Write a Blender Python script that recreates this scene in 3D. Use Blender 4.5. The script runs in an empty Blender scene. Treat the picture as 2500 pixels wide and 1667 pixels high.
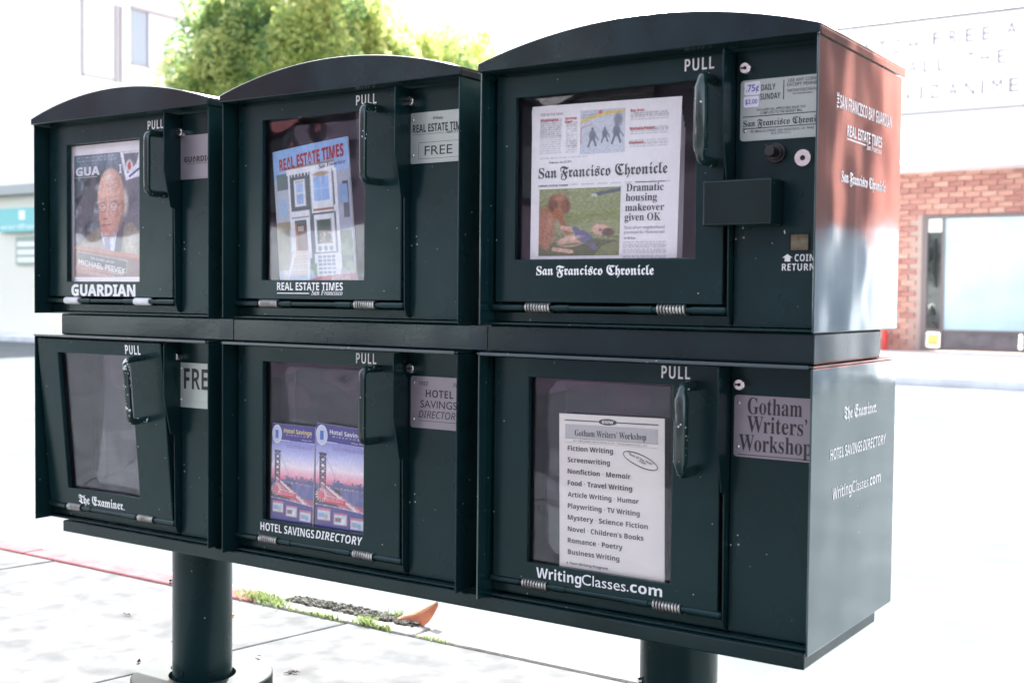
import bpy, math, random
import numpy as np
from mathutils import Vector, Matrix

R = random.Random(7)
NR = np.random.default_rng(11)
scn = bpy.context.scene
COL = scn.collection

# ------------------------------------------------------------------ camera
def cam_axes(a, b, c):
    ca, sa = math.cos(a), math.sin(a)
    fwd = Vector((-sa, ca, 0)); right = Vector((ca, sa, 0)); up = Vector((0, 0, 1))
    f2 = fwd * math.cos(b) - up * math.sin(b)
    u2 = up * math.cos(b) + fwd * math.sin(b)
    return right * math.cos(c) + u2 * math.sin(c), u2 * math.cos(c) - right * math.sin(c), f2
rx, ux, fx = cam_axes(math.radians(34.115), math.radians(2.0884), math.radians(0.5932))
cd = bpy.data.cameras.new('camera'); cam = bpy.data.objects.new('camera', cd); COL.objects.link(cam)
cam.matrix_world = Matrix(((rx.x, ux.x, -fx.x, 2.68496), (rx.y, ux.y, -fx.y, -1.8372),
                           (rx.z, ux.z, -fx.z, -0.03411), (0, 0, 0, 1)))
cd.sensor_width = 36; cd.lens = 42.4836; cd.clip_start = 0.05; cd.clip_end = 600
cd.dof.use_dof = True; cd.dof.focus_distance = 2.45; cd.dof.aperture_fstop = 5.0; cd.dof.aperture_blades = 7
scn.camera = cam

# ------------------------------------------------------------------ light
SUN_ELEV, SUN_AZ = math.radians(42), math.radians(-38)        # azimuth from +Y towards +X
w = bpy.data.worlds.new('World'); scn.world = w; w.use_nodes = True
nt = w.node_tree; nt.nodes.clear()
out = nt.nodes.new('ShaderNodeOutputWorld'); bg = nt.nodes.new('ShaderNodeBackground')
sky = nt.nodes.new('ShaderNodeTexSky'); sky.sky_type = 'NISHITA'; sky.sun_disc = False
sky.sun_elevation = SUN_ELEV; sky.sun_rotation = SUN_AZ; sky.dust_density = 4.0; sky.air_density = 1.0
bw = nt.nodes.new('ShaderNodeRGBToBW'); mx = nt.nodes.new('ShaderNodeMix'); mx.data_type = 'RGBA'
mx.inputs['Factor'].default_value = 0.6                      # thin high haze whitens the blue
nt.links.new(sky.outputs[0], bw.inputs[0]); nt.links.new(sky.outputs[0], mx.inputs['A']); nt.links.new(bw.outputs[0], mx.inputs['B'])
nt.links.new(mx.outputs['Result'], bg.inputs[0]); bg.inputs[1].default_value = 0.15
nt.links.new(bg.outputs[0], out.inputs[0])
sd = bpy.data.lights.new('sun', 'SUN'); sd.energy = 4.0; sd.angle = math.radians(0.53); sd.color = (1, .96, .9)
sun = bpy.data.objects.new('sun', sd); COL.objects.link(sun)
sdir = Vector((math.sin(SUN_AZ) * math.cos(SUN_ELEV), math.cos(SUN_AZ) * math.cos(SUN_ELEV), math.sin(SUN_ELEV)))
sun.rotation_euler = sdir.to_track_quat('Z', 'Y').to_euler(); sun.location = (0, 30, 40)
vs = scn.view_settings
scn.display_settings.display_device = 'sRGB'
vs.view_transform = 'Standard'; vs.look = 'None'; vs.gamma = 1; vs.use_curve_mapping = False
vs.exposure = 2.75
scn.cycles.max_bounces = 8; scn.cycles.transparent_max_bounces = 12
scn.cycles.use_denoising = True
scn.cycles.sample_clamp_indirect = 6

# ------------------------------------------------------------------ materials
MATS = {}
def s2l(c):
    return tuple((x / 12.92 if x <= .04045 else ((x + .055) / 1.055) ** 2.4) for x in c)
def mat(name, base=(.5, .5, .5), rough=.5, metal=0, coat=0, noise=0, nscale=8, bump=0, bscale=60, rvar=0,
        specks=None, ior=1.5, wave=0, stretch=None, trans=0, sub=None, spec=.5, tint=None):
    if name in MATS: return MATS[name]
    m = bpy.data.materials.new(name); m.use_nodes = True; t = m.node_tree; N = t.nodes; L = t.links
    p = N['Principled BSDF']; p.inputs['Base Color'].default_value = (*base, 1)
    p.inputs['Roughness'].default_value = rough; p.inputs['Metallic'].default_value = metal
    p.inputs['Coat Weight'].default_value = coat; p.inputs['Coat Roughness'].default_value = .06
    p.inputs['IOR'].default_value = ior; p.inputs['Specular IOR Level'].default_value = spec
    if tint: p.inputs['Specular Tint'].default_value = (*tint, 1)
    tc = N.new('ShaderNodeTexCoord'); src = tc.outputs['Object']
    if stretch:
        mp = N.new('ShaderNodeMapping'); mp.inputs['Scale'].default_value = stretch
        L.new(src, mp.inputs[0]); src = mp.outputs[0]
    col = None
    if noise:
        n = N.new('ShaderNodeTexNoise'); n.inputs['Scale'].default_value = nscale; n.inputs['Detail'].default_value = 6
        L.new(src, n.inputs['Vector'])
        r = N.new('ShaderNodeMapRange'); r.inputs['To Min'].default_value = 1 - noise; r.inputs['To Max'].default_value = 1 + noise
        r.inputs['From Min'].default_value = .3; r.inputs['From Max'].default_value = .7
        L.new(n.outputs['Fac'], r.inputs['Value'])
        x = N.new('ShaderNodeMix'); x.data_type = 'RGBA'; x.blend_type = 'MULTIPLY'; x.inputs['Factor'].default_value = 1
        x.inputs['A'].default_value = (*base, 1); L.new(r.outputs[0], x.inputs['B'])
        col = x.outputs['Result']
    if specks:                                     # (scale, threshold, colour): small paint chips
        sc_, th, sc_col = specks
        v = N.new('ShaderNodeTexVoronoi'); v.inputs['Scale'].default_value = sc_; L.new(tc.outputs['Object'], v.inputs['Vector'])
        n2 = N.new('ShaderNodeTexNoise'); n2.inputs['Scale'].default_value = sc_ * .3; L.new(tc.outputs['Object'], n2.inputs['Vector'])
        mr = N.new('ShaderNodeMapRange'); mr.inputs['From Min'].default_value = .45; mr.inputs['From Max'].default_value = .7
        mr.inputs['To Min'].default_value = 0; mr.inputs['To Max'].default_value = th; L.new(n2.outputs['Fac'], mr.inputs['Value'])
        lt = N.new('ShaderNodeMath'); lt.operation = 'LESS_THAN'; L.new(v.outputs['Distance'], lt.inputs[0]); L.new(mr.outputs[0], lt.inputs[1])
        x2 = N.new('ShaderNodeMix'); x2.data_type = 'RGBA'; L.new(lt.outputs[0], x2.inputs['Factor'])
        x2.inputs['B'].default_value = (*sc_col, 1)
        if col: L.new(col, x2.inputs['A'])
        else: x2.inputs['A'].default_value = (*base, 1)
        col = x2.outputs['Result']
    if col: L.new(col, p.inputs['Base Color'])
    if rvar:
        n3 = N.new('ShaderNodeTexNoise'); n3.inputs['Scale'].default_value = nscale * .7; n3.inputs['Detail'].default_value = 5
        L.new(src, n3.inputs['Vector'])
        r3 = N.new('ShaderNodeMapRange'); r3.inputs['To Min'].default_value = max(.02, rough - rvar); r3.inputs['To Max'].default_value = rough + rvar
        r3.inputs['From Min'].default_value = .3; r3.inputs['From Max'].default_value = .7
        L.new(n3.outputs['Fac'], r3.inputs['Value']); L.new(r3.outputs[0], p.inputs['Roughness'])
    nrm = None
    if wave:                                       # slow undulation of thin sheet metal
        n4 = N.new('ShaderNodeTexNoise'); n4.inputs['Scale'].default_value = 5; n4.inputs['Detail'].default_value = 1
        L.new(tc.outputs['Object'], n4.inputs['Vector'])
        b0 = N.new('ShaderNodeBump'); b0.inputs['Strength'].default_value = 1; b0.inputs['Distance'].default_value = wave
        L.new(n4.outputs['Fac'], b0.inputs['Height']); nrm = b0.outputs[0]
    if bump:
        n5 = N.new('ShaderNodeTexNoise'); n5.inputs['Scale'].default_value = bscale; n5.inputs['Detail'].default_value = 4
        L.new(src, n5.inputs['Vector'])
        b1 = N.new('ShaderNodeBump'); b1.inputs['Strength'].default_value = .6; b1.inputs['Distance'].default_value = bump
        L.new(n5.outputs['Fac'], b1.inputs['Height'])
        if nrm: L.new(nrm, b1.inputs['Normal'])
        nrm = b1.outputs[0]
    if nrm: L.new(nrm, p.inputs['Normal'])
    if trans:                                      # thin translucent sheet (leaves, paper)
        tr = N.new('ShaderNodeBsdfTranslucent'); ms = N.new('ShaderNodeMixShader'); ms.inputs[0].default_value = trans
        tcol = sub or base; tr.inputs[0].default_value = (*tcol, 1)
        L.new(p.outputs[0], ms.inputs[1]); L.new(tr.outputs[0], ms.inputs[2]); L.new(ms.outputs[0], N['Material Output'].inputs[0])
    MATS[name] = m; return m

def glass_mat(name, tint, boost=1.6, rough=.02, haze=0.0, hazecol=(.6, .6, .65), wob=.002):
    m = bpy.data.materials.new(name); m.use_nodes = True; t = m.node_tree; N = t.nodes; L = t.links
    N.remove(N['Principled BSDF'])
    tr = N.new('ShaderNodeBsdfTransparent'); tr.inputs[0].default_value = (*tint, 1)
    gl = N.new('ShaderNodeBsdfGlossy'); gl.inputs['Roughness'].default_value = rough; gl.inputs['Color'].default_value = (.86, .91, 1, 1)
    fr = N.new('ShaderNodeFresnel'); ge = N.new('ShaderNodeNewGeometry'); io = N.new('ShaderNodeMapRange')
    io.inputs['To Min'].default_value = 1.49; io.inputs['To Max'].default_value = 1 / 1.49      # the thin sheet mirrors alike from both faces
    L.new(ge.outputs['Backfacing'], io.inputs['Value']); L.new(io.outputs[0], fr.inputs[0])
    n = N.new('ShaderNodeTexNoise'); n.inputs['Scale'].default_value = 6; n.inputs['Detail'].default_value = 1
    tc = N.new('ShaderNodeTexCoord'); L.new(tc.outputs['Object'], n.inputs['Vector'])
    b = N.new('ShaderNodeBump'); b.inputs['Distance'].default_value = wob; L.new(n.outputs['Fac'], b.inputs['Height'])
    L.new(b.outputs[0], gl.inputs['Normal'])
    mu = N.new('ShaderNodeMath'); mu.operation = 'MULTIPLY'; mu.inputs[1].default_value = boost; mu.use_clamp = True
    L.new(fr.outputs[0], mu.inputs[0])
    ms = N.new('ShaderNodeMixShader'); L.new(mu.outputs[0], ms.inputs[0]); L.new(tr.outputs[0], ms.inputs[1]); L.new(gl.outputs[0], ms.inputs[2])
    last = ms.outputs[0]
    if haze:
        df = N.new('ShaderNodeBsdfDiffuse'); df.inputs[0].default_value = (*hazecol, 1)
        n2 = N.new('ShaderNodeTexNoise'); n2.inputs['Scale'].default_value = 9; n2.inputs['Detail'].default_value = 5
        L.new(tc.outputs['Object'], n2.inputs['Vector'])
        mr = N.new('ShaderNodeMapRange'); mr.inputs['From Min'].default_value = .35; mr.inputs['From Max'].default_value = .7
        mr.inputs['To Min'].default_value = haze * .4; mr.inputs['To Max'].default_value = haze * 1.4; L.new(n2.outputs['Fac'], mr.inputs['Value'])
        m2 = N.new('ShaderNodeMixShader'); L.new(mr.outputs[0], m2.inputs[0]); L.new(last, m2.inputs[1]); L.new(df.outputs[0], m2.inputs[2]); last = m2.outputs[0]
    L.new(last, N['Material Output'].inputs[0])
    MATS[name] = m; return m

def attr_mat(name, rough=.45):
    m = bpy.data.materials.new(name); m.use_nodes = True; N = m.node_tree.nodes
    a = N.new('ShaderNodeAttribute'); a.attribute_name = 'Col'
    m.node_tree.links.new(a.outputs['Color'], N['Principled BSDF'].inputs['Base Color'])
    N['Principled BSDF'].inputs['Roughness'].default_value = rough
    MATS[name] = m; return m

CHIP = (.45, .5, .48)
PAINT = mat('green_enamel', (.0048, .0205, .0218), .25, coat=0, ior=1.38, tint=(.74, .98, 1), noise=.25, nscale=5, bump=.0002, bscale=500, rvar=.06,
            specks=(55, .10, CHIP), wave=.0025)
SIDE = mat('green_enamel_side', (.005, .026, .0275), .10, coat=.5, tint=(.70, .96, 1), noise=.3, nscale=9, stretch=(1, 2.5, .18), bump=.00005, bscale=90, rvar=.05,
           specks=(45, .06, CHIP), wave=.007, ior=1.85)
BAR = mat('green_enamel_bar', (.004, .018, .0195), .18, coat=0, ior=1.45, tint=(.85, 1, 1), noise=.3, nscale=7, bump=.0002, bscale=150, rvar=.06, wave=.004)
EDGE = mat('green_enamel_chipped_lit_edge', (.03, .06, .065), .3, coat=.5, ior=1.7, specks=(90, .3, (.4, .45, .45)))  # base lightened to paint the highlight along the edge; specks are chips
DUST = mat('green_enamel_dusty', (.004, .015, .0185), .16, coat=0, ior=1.45, tint=(.8, .95, 1), noise=.5, nscale=9, bump=.0003, bscale=300, rvar=.12, wave=.002)
CHIPPED = mat('green_enamel_chipped', (.010, .03, .028), .22, coat=.5, specks=(150, .75, (.62, .68, .66)))
CHIPLIT = mat('green_enamel_lightly_chipped', (.010, .03, .028), .22, coat=.5, specks=(120, .3, (.55, .6, .58)))
INNER = mat('inner_lining', (.014, .009, .016), .55, noise=.3, nscale=6)
WHITE = mat('white_vinyl', (.84, .86, .86), .45, noise=.04, nscale=60)
BLACKP = mat('black_print', (.02, .02, .022), .5)
GREYP = mat('grey_print', (.22, .22, .24), .6)
REDP = mat('red_print', (.55, .05, .04), .6)
NAVYP = mat('navy_print', (.02, .025, .12), .6)
BLUEP = mat('blue_pen', (.05, .08, .4), .5)
PLATE = mat('brushed_plate', (.44, .50, .46), .42, metal=.4, noise=.05, nscale=20)
PLATEP = mat('brushed_plate_mauve', (.28, .26, .29), .34, metal=.4, noise=.06, nscale=20)
CHROME = mat('lock_steel', (.72, .72, .70), .22, metal=1, noise=.08, nscale=80)
DARKHOLE = mat('keyhole_black', (.004, .004, .004), .7)
SPRING = mat('spring_steel', (.42, .41, .38), .32, metal=.85, noise=.25, nscale=120)
SLEEVE = mat('white_sleeve', (.72, .74, .74), .5, noise=.06, nscale=70)
BLACKB = mat('black_button', (.008, .008, .01), .3, coat=.4)
PAPER = mat('newsprint', (.88, .88, .88), .8, noise=.03, nscale=40, trans=.1)
PAPERC = mat('cream_paper', (.88, .855, .79), .75, noise=.04, nscale=14)
GLOSSP = mat('glossy_paper', (.88, .88, .90), .3, noise=.03, nscale=30)
PANE = glass_mat('window_plexiglass', (.99, .985, .985), 1.0, .02, haze=.006, hazecol=(.5, .5, .6), wob=.003)
HOLDER = glass_mat('clear_plastic_holder', (.96, .96, .97), 1.2, .05, haze=.015, hazecol=(.40, .40, .48), wob=.012)
PRINT = attr_mat('picture_print', .45)

# ------------------------------------------------------------------ mesh tools
OFF = {}
def props(o, label=None, cat=None, group=None, kind=None):
    if label: o['label'] = label
    if cat: o['category'] = cat
    if group: o['group'] = group
    if kind: o['kind'] = kind
    return o
def thing(name, loc, label, cat, group=None):
    o = bpy.data.objects.new(name, None); COL.objects.link(o); o.location = loc; o.empty_display_size = .1
    OFF[o.name] = Vector(loc); return props(o, label, cat, group)

class MB:
    def __init__(s): s.v = []; s.f = []; s.m = []
    def add(s, vs, fs, m=0):
        n = len(s.v); s.v += [tuple(x) for x in vs]; s.f += [tuple(i + n for i in f) for f in fs]; s.m += [m] * len(fs); return s
    def box(s, x0, x1, y0, y1, z0, z1, m=0):
        return s.add([(x, y, z) for z in (z0, z1) for y in (y0, y1) for x in (x0, x1)],
                     [(0, 2, 3, 1), (4, 5, 7, 6), (0, 1, 5, 4), (2, 6, 7, 3), (0, 4, 6, 2), (1, 3, 7, 5)], m)
    def prism(s, poly, ax, a, b, m=0):
        k = 'xyz'.index(ax)
        def P(p, t):
            q = list(p); q.insert(k, t); return tuple(q)
        n = len(poly)
        vs = [P(p, a) for p in poly] + [P(p, b) for p in poly]
        return s.add(vs, [tuple(range(n))[::-1], tuple(range(n, 2 * n))] + [(i, (i + 1) % n, n + (i + 1) % n, n + i) for i in range(n)], m)
    def loops(s, ls, cap=True, m=0, closed=False):
        n = len(ls[0]); vs = [p for l in ls for p in l]; fs = []
        for j in range(len(ls) - 1):
            fs += [(j * n + i, j * n + (i + 1) % n, (j + 1) * n + (i + 1) % n, (j + 1) * n + i) for i in range(n)]
        if cap: fs += [tuple(range(n))[::-1], tuple(range((len(ls) - 1) * n, len(ls) * n))]
        return s.add(vs, fs, m)
    def tube(s, path, r, n=12, m=0, flat=(1, 1)):
        P = [Vector(p) for p in path]; ls = []; side = None
        for i, p in enumerate(P):
            d = (P[min(i + 1, len(P) - 1)] - P[max(i - 1, 0)]).normalized()
            if side is None:
                ref = Vector((0, 0, 1)) if abs(d.z) < .8 else Vector((1, 0, 0)); side = d.cross(ref).normalized()
            side = (side - d * side.dot(d)).normalized(); up = side.cross(d)
            rr = r[i] if isinstance(r, (list, tuple)) else r
            ls.append([p + side * math.cos(2 * math.pi * k / n) * rr * flat[0] + up * math.sin(2 * math.pi * k / n) * rr * flat[1] for k in range(n)])
        return s.loops(ls, True, m)
    def cyl(s, c, ax, r, h, n=24, m=0, r2=None):
        k = 'xyz'.index(ax); d = [0, 0, 0]; d[k] = h; c = Vector(c); r2 = r if r2 is None else r2
        A, B = [(Vector((0, 1, 0)), Vector((0, 0, 1))), (Vector((0, 0, 1)), Vector((1, 0, 0))), (Vector((1, 0, 0)), Vector((0, 1, 0)))][k]
        f = lambda q, t: [q + A * math.cos(2 * math.pi * i / n) * t + B * math.sin(2 * math.pi * i / n) * t for i in range(n)]
        return s.loops([f(c, r), f(c + Vector(d), r2)], True, m)
    def frame(s, x0, x1, z0, z1, a0, a1, b0, b1, y0, y1, m=0):
        # rectangular plate x0..x1,z0..z1 with a rectangular hole a0..a1,b0..b1 between y0 (front) and y1
        o = [(x0, z0), (x1, z0), (x1, z1), (x0, z1)]; h = [(a0, b0), (a1, b0), (a1, b1), (a0, b1)]
        vs = [(x, y0, z) for x, z in o] + [(x, y0, z) for x, z in h] + [(x, y1, z) for x, z in o] + [(x, y1, z) for x, z in h]
        fs = []
        for i in range(4):
            j = (i + 1) % 4
            fs += [(i, j, 4 + j, 4 + i), (8 + j, 8 + i, 12 + i, 12 + j), (j, i, 8 + i, 8 + j), (4 + i, 4 + j, 12 + j, 12 + i)]
        return s.add(vs, fs, m)
    def build(s, name, mats, parent=None, bevel=0, smooth=False, seg=2):
        me = bpy.data.meshes.new(name)
        off = OFF[parent.name] if parent else Vector((0, 0, 0))
        me.from_pydata([(a - off.x, b - off.y, c - off.z) for a, b, c in s.v], [], s.f)
        mats = mats if isinstance(mats, (list, tuple)) else [mats]
        for m in mats: me.materials.append(m)
        me.polygons.foreach_set('material_index', s.m)
        me.validate(); me.update()
        import bmesh
        bm = bmesh.new(); bm.from_mesh(me); bmesh.ops.recalc_face_normals(bm, faces=bm.faces); bm.to_mesh(me); bm.free()
        o = bpy.data.objects.new(name, me); COL.objects.link(o)
        if parent: o.parent = parent; OFF[o.name] = off
        else: OFF[o.name] = off
        if bevel:
            b = o.modifiers.new('bevel', 'BEVEL'); b.width = bevel; b.segments = seg; b.limit_method = 'ANGLE'; b.angle_limit = math.radians(40)
            b.harden_normals = False
        if smooth:
            me.polygons.foreach_set('use_smooth', [True] * len(me.polygons))
            try: me.set_sharp_from_angle(angle=math.radians(35))
            except Exception: pass
        return o

# lettering: the built-in font (its mathematical alphabets give blackletter, bold and serif faces)
STY = dict(plain=(0, 0), frak=(0x1D56C, 0x1D586), bold=(0x1D5D4, 0x1D5EE), ital=(0x1D608, 0x1D622), boldi=(0x1D63C, 0x1D656),
           serif=(0x1D400, 0x1D41A), serifi=(0x1D468, 0x1D482))
DIG = dict(bold=0x1D7EC, serif=0x1D7CE)
TCACHE = {}
FONTKEEP = bpy.data.curves.new('lettering_keeper', 'FONT'); FONTKEEP.body = '\U0001D400'; _fk = bpy.data.objects.new('lettering_keeper', FONTKEEP); bpy.data.meshes.new_from_object(_fk)
def text_geo(t, style, fat=0, space=1.0):
    key = (t, style, fat, space)
    if key in TCACHE: return TCACHE[key]
    A, a = STY[style]; D = DIG.get(style)
    o = ''
    for ch in t:
        if style == 'frak' and ch == 'S': o += chr(0x1D400 + 18)
        elif 'A' <= ch <= 'Z' and A: o += chr(A + ord(ch) - 65)
        elif 'a' <= ch <= 'z' and a: o += chr(a + ord(ch) - 97)
        elif '0' <= ch <= '9' and D: o += chr(D + ord(ch) - 48)
        else: o += ch
    cu = bpy.data.curves.new('lettering', 'FONT'); cu.body = o; cu.size = 1; cu.offset = fat; cu.space_character = space
    cu.resolution_u = 3
    ob = bpy.data.objects.new('lettering_tmp', cu); 
    me = bpy.data.meshes.new_from_object(ob)
    vs = np.array([v.co[:2] for v in me.vertices]); fs = [tuple(p.vertices) for p in me.polygons]
    bpy.data.objects.remove(ob); bpy.data.curves.remove(cu); bpy.data.meshes.remove(me)
    TCACHE[key] = (vs, fs); return vs, fs
def ref_cap(style, fat):
    return text_geo('H', style, fat)[0][:, 1].max()

def rectmap(x0, y, z0=0.0, off=-.0006):
    return lambda u, v: (x0 + u, y + off, z0 + v)
def sidemap(x, off=.0006):
    return lambda u, v: (x + off, u, v)
def quadmap(bl, br, tr, tl, off=-.0006, bow=0):
    bl, br, tr, tl = map(Vector, (bl, br, tr, tl)); n = (br - bl).cross(tl - bl).normalized()
    if n.y > 0: n = -n
    def f(u, v, e=0):
        k = -off + e * -1 + bow * 4 * u * (1 - u)
        return tuple((bl[i] * (1 - u) + br[i] * u) * (1 - v) + (tl[i] * (1 - u) + tr[i] * u) * v + n[i] * k for i in range(3))
    return f
def put_text(mb, t, mp, x0, x1, base, cap, style='bold', fat=0, m=0, shear=0, rise=0, space=1.0, extra=0):
    """letters from x0 to x1 (in map units), baseline base, capital height cap; rise = baseline climb over the width"""
    vs, fs = text_geo(t, style, fat, space)
    a, b = vs[:, 0].min(), vs[:, 0].max(); h = ref_cap(style, fat)
    sx = (x1 - x0) / (b - a); sy = cap / h
    PX, PY = vs[:, 0], vs[:, 1]
    pts = np.stack(np.broadcast_arrays(*mp(x0 + (PX - a) * sx + shear * PY * sy, base + PY * sy + rise * (PX - a) / (b - a))), 1)
    mb.add(pts.tolist(), fs, m)
def put_rect(mb, mp, u0, u1, v0, v1, m=0, rise=0):
    mb.add([mp(u0, v0), mp(u1, v0 + rise), mp(u1, v1 + rise), mp(u0, v1)], [(0, 1, 2, 3)], m)
def put_ring(mb, mp, cu, cv, ru, rv, wd, m=0, n=40, rot=0):
    c, s_ = math.cos(rot), math.sin(rot); vs = []
    for k in range(n):
        t = 2 * math.pi * k / n
        for q in (0, wd):
            a, b = (ru - q) * math.cos(t), (rv - q) * math.sin(t)
            vs.append(mp(cu + a * c - b * s_, cv + a * s_ + b * c))
    mb.add(vs, [(2 * k, 2 * ((k + 1) % n), 2 * ((k + 1) % n) + 1, 2 * k + 1) for k in range(n)], m)
def put_disc(mb, mp, cu, cv, ru, rv, m=0, n=28):
    mb.add([mp(cu + ru * math.cos(2 * math.pi * k / n), cv + rv * math.sin(2 * math.pi * k / n)) for k in range(n)], [tuple(range(n))], m)

# flat pictures: numpy canvases printed as vertex colours on a fine grid
class Cv:
    def __init__(s, w, h, c=(1, 1, 1), gn=1.0):
        s.gn = gn
        s.w, s.h = w, h; s.a = np.ones((h, w, 3)) * np.array(c)
        s.grain = np.random.default_rng(w * h).random((h, w))
        s.U, s.V = np.meshgrid((np.arange(w)) / (w - 1), (np.arange(h)) / (h - 1))
    def blur(s):
        p = np.pad(s.a, ((1, 1), (1, 1), (0, 0)), 'edge')
        return (p[1:-1, 1:-1] * 2 + p[:-2, 1:-1] + p[2:, 1:-1] + p[1:-1, :-2] + p[1:-1, 2:]) / 6
    def noise(s, n, seed=0):
        g = np.random.default_rng(seed).random((n + 2, n + 2)); x = s.U * n; y = s.V * n
        i, j = x.astype(int), y.astype(int); fx_, fy_ = x - i, y - j; fx_ = fx_ * fx_ * (3 - 2 * fx_); fy_ = fy_ * fy_ * (3 - 2 * fy_)
        return (g[j, i] * (1 - fx_) + g[j, i + 1] * fx_) * (1 - fy_) + (g[j + 1, i] * (1 - fx_) + g[j + 1, i + 1] * fx_) * fy_
    def mix(s, mask, c):
        mask = np.clip(mask, 0, 1)[..., None]; c = np.array(c)
        if c.ndim == 1: c = c[None, None, :]
        s.a = s.a * (1 - mask) + c * mask; return s
    def rect(s, x0, x1, y0, y1, c, k=1): return s.mix(((s.U >= x0) & (s.U <= x1) & (s.V >= y0) & (s.V <= y1)) * k, c)
    def ell(s, cx, cy, rx, ry, c, soft=.12, rot=0, k=1):
        dx, dy = s.U - cx, s.V - cy; cr, sr = math.cos(rot), math.sin(rot)
        d = np.sqrt(((dx * cr + dy * sr) / rx) ** 2 + ((-dx * sr + dy * cr) / ry) ** 2)
        return s.mix(np.clip((1 - d) / soft, 0, 1) * k, c)
    def poly(s, pts, c, k=1):
        ins = np.zeros_like(s.U, bool); n = len(pts)
        for i in range(n):
            (x1, y1), (x2, y2) = pts[i], pts[(i + 1) % n]
            if y1 == y2: continue
            cnd = ((y1 > s.V) != (y2 > s.V)) & (s.U < (x2 - x1) * (s.V - y1) / (y2 - y1) + x1); ins ^= cnd
        return s.mix(ins * k, c)
    def line(s, x1, y1, x2, y2, wd, c, k=1):
        dx, dy = x2 - x1, y2 - y1; t = np.clip(((s.U - x1) * dx + (s.V - y1) * dy) / (dx * dx + dy * dy + 1e-9), 0, 1)
        d = np.hypot(s.U - x1 - t * dx, s.V - y1 - t * dy); return s.mix((d < wd) * k, c)
    def lines(s, x0, x1, y0, y1, n, c, seed=0, k=.7):
        r = np.random.default_rng(seed); hh = (y1 - y0) / n
        for i in range(n):
            y = y1 - (i + .5) * hh; x = x0
            while x < x1:
                l = r.uniform(.02, .07) * (x1 - x0) * 1.5; s.rect(x, min(x + l, x1), y - hh * .22, y + hh * .22, c, k); x += l + .012 * (x1 - x0) * 2
    def mesh(s, name, mp, parent, u0=0, u1=1, v0=0, v1=1):
        me = bpy.data.meshes.new(name); off = OFF[parent.name]
        s.mix((s.grain - .5) * .0 + .10, s.blur()); s.a = s.blur(); s.a = s.a * (1 + s.gn * (.16 * (s.noise(38, 77)[..., None] - .5) + .16 * (s.noise(90, 78)[..., None] - .5) + .10 * (s.grain[..., None] - .5))) + .02 * s.gn
        vs = (np.stack(np.broadcast_arrays(*mp(u0 + (u1 - u0) * s.U.ravel(), v0 + (v1 - v0) * s.V.ravel())), 1) - np.array(off)).tolist()
        J, I = np.meshgrid(np.arange(s.h - 1), np.arange(s.w - 1), indexing='ij'); k = (J * s.w + I).ravel()
        fs = np.stack([k, k + 1, k + s.w + 1, k + s.w], 1).tolist()
        me.from_pydata(vs, [], fs); ca = me.color_attributes.new('Col', 'FLOAT_COLOR', 'POINT')
        a = np.clip(s.a, 0, 1); a = np.where(a <= .04045, a / 12.92, ((a + .055) / 1.055) ** 2.4)
        ca.data.foreach_set('color', np.concatenate([a.reshape(-1, 3), np.ones((s.w * s.h, 1))], 1).astype(np.float32).ravel())
        me.materials.append(PRINT); o = bpy.data.objects.new(name, me); COL.objects.link(o); o.parent = parent; OFF[o.name] = off
        return o

# ================================================================== SETTING
G, ST = -1.01, -1.13                       # sidewalk and street levels
CONC = mat('sidewalk_concrete', (.106, .111, .116), .85, noise=.24, nscale=11, bump=.002, bscale=160, specks=(70, .12, (.12, .115, .11)), spec=0)
CONC2 = mat('kerb_concrete', (.19, .19, .19), .85, noise=.2, nscale=12, bump=.003, bscale=120, spec=0)
REDK = mat('red_kerb_paint', (.22, .098, .106), .7, noise=.2, nscale=14, bump=.002, bscale=120, specks=(90, .14, (.22, .2, .195)), spec=0)
ASPH = mat('worn_asphalt', (.112, .126, .135), .9, noise=.16, nscale=2.2, bump=.004, bscale=90, specks=(30, .16, (.08, .08, .08)), spec=0)
SOIL = mat('gutter_debris', (.10, .10, .088), .95, noise=.6, nscale=60, bump=.01, bscale=200, spec=.1)

b = MB(); b.box(-160, 160, -7, 300, -1.6, ST); props(b.build('street', ASPH), kind='structure')
b = MB(); b.box(-60, 60, -9.0, .86, -1.5, G - .012); sidewalk = props(b.build('sidewalk', mat('joint_dirt', (.05, .048, .042), .95, noise=.3, nscale=30)), kind='structure')
b = MB(); b.box(-60, 60, 14.35, 60, -1.5, -1.012); props(b.build('far_sidewalk', mat('far_concrete', (.65, .66, .66), .9, noise=.1, nscale=2, spec=0)), kind='structure')
b = MB(); b.box(-60, 60, 14.2, 14.348, -1.5, -1.01); props(b.build('far_kerb', mat('far_kerb_concrete', (.75, .77, .78), .9, noise=.15, nscale=3, spec=0)), kind='structure')
# slabs with open joints; the cross joints run a little askew
JS = .17
def jx(k, y): return .142 + JS * (y - .056) + k * 1.42
rows = [(-3.6, -2.2), (-2.192, -.52), (-.512, .852)]
props(MB().box(-60, 60, -8.99, -3.61, G - .011, G - .002).build('reflection_ground', mat('dark_reflection_ground', (.035, .036, .042), .85, noise=.4, nscale=1.5, spec=.2)), kind='structure')  # unseen dark ground, added to darken what the lower windows mirror
for y0, y1 in rows:
    for k in range(-9, 9):
        g = .004
        q = [(jx(k, y0) + g, y0), (jx(k + 1, y0) - g, y0), (jx(k + 1, y1) - g, y1), (jx(k, y1) + g, y1)]
        MB().prism(q, 'z', G - .011, G + R.uniform(-.0015, .0015)).build('slab', CONC, sidewalk, bevel=.006)
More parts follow.
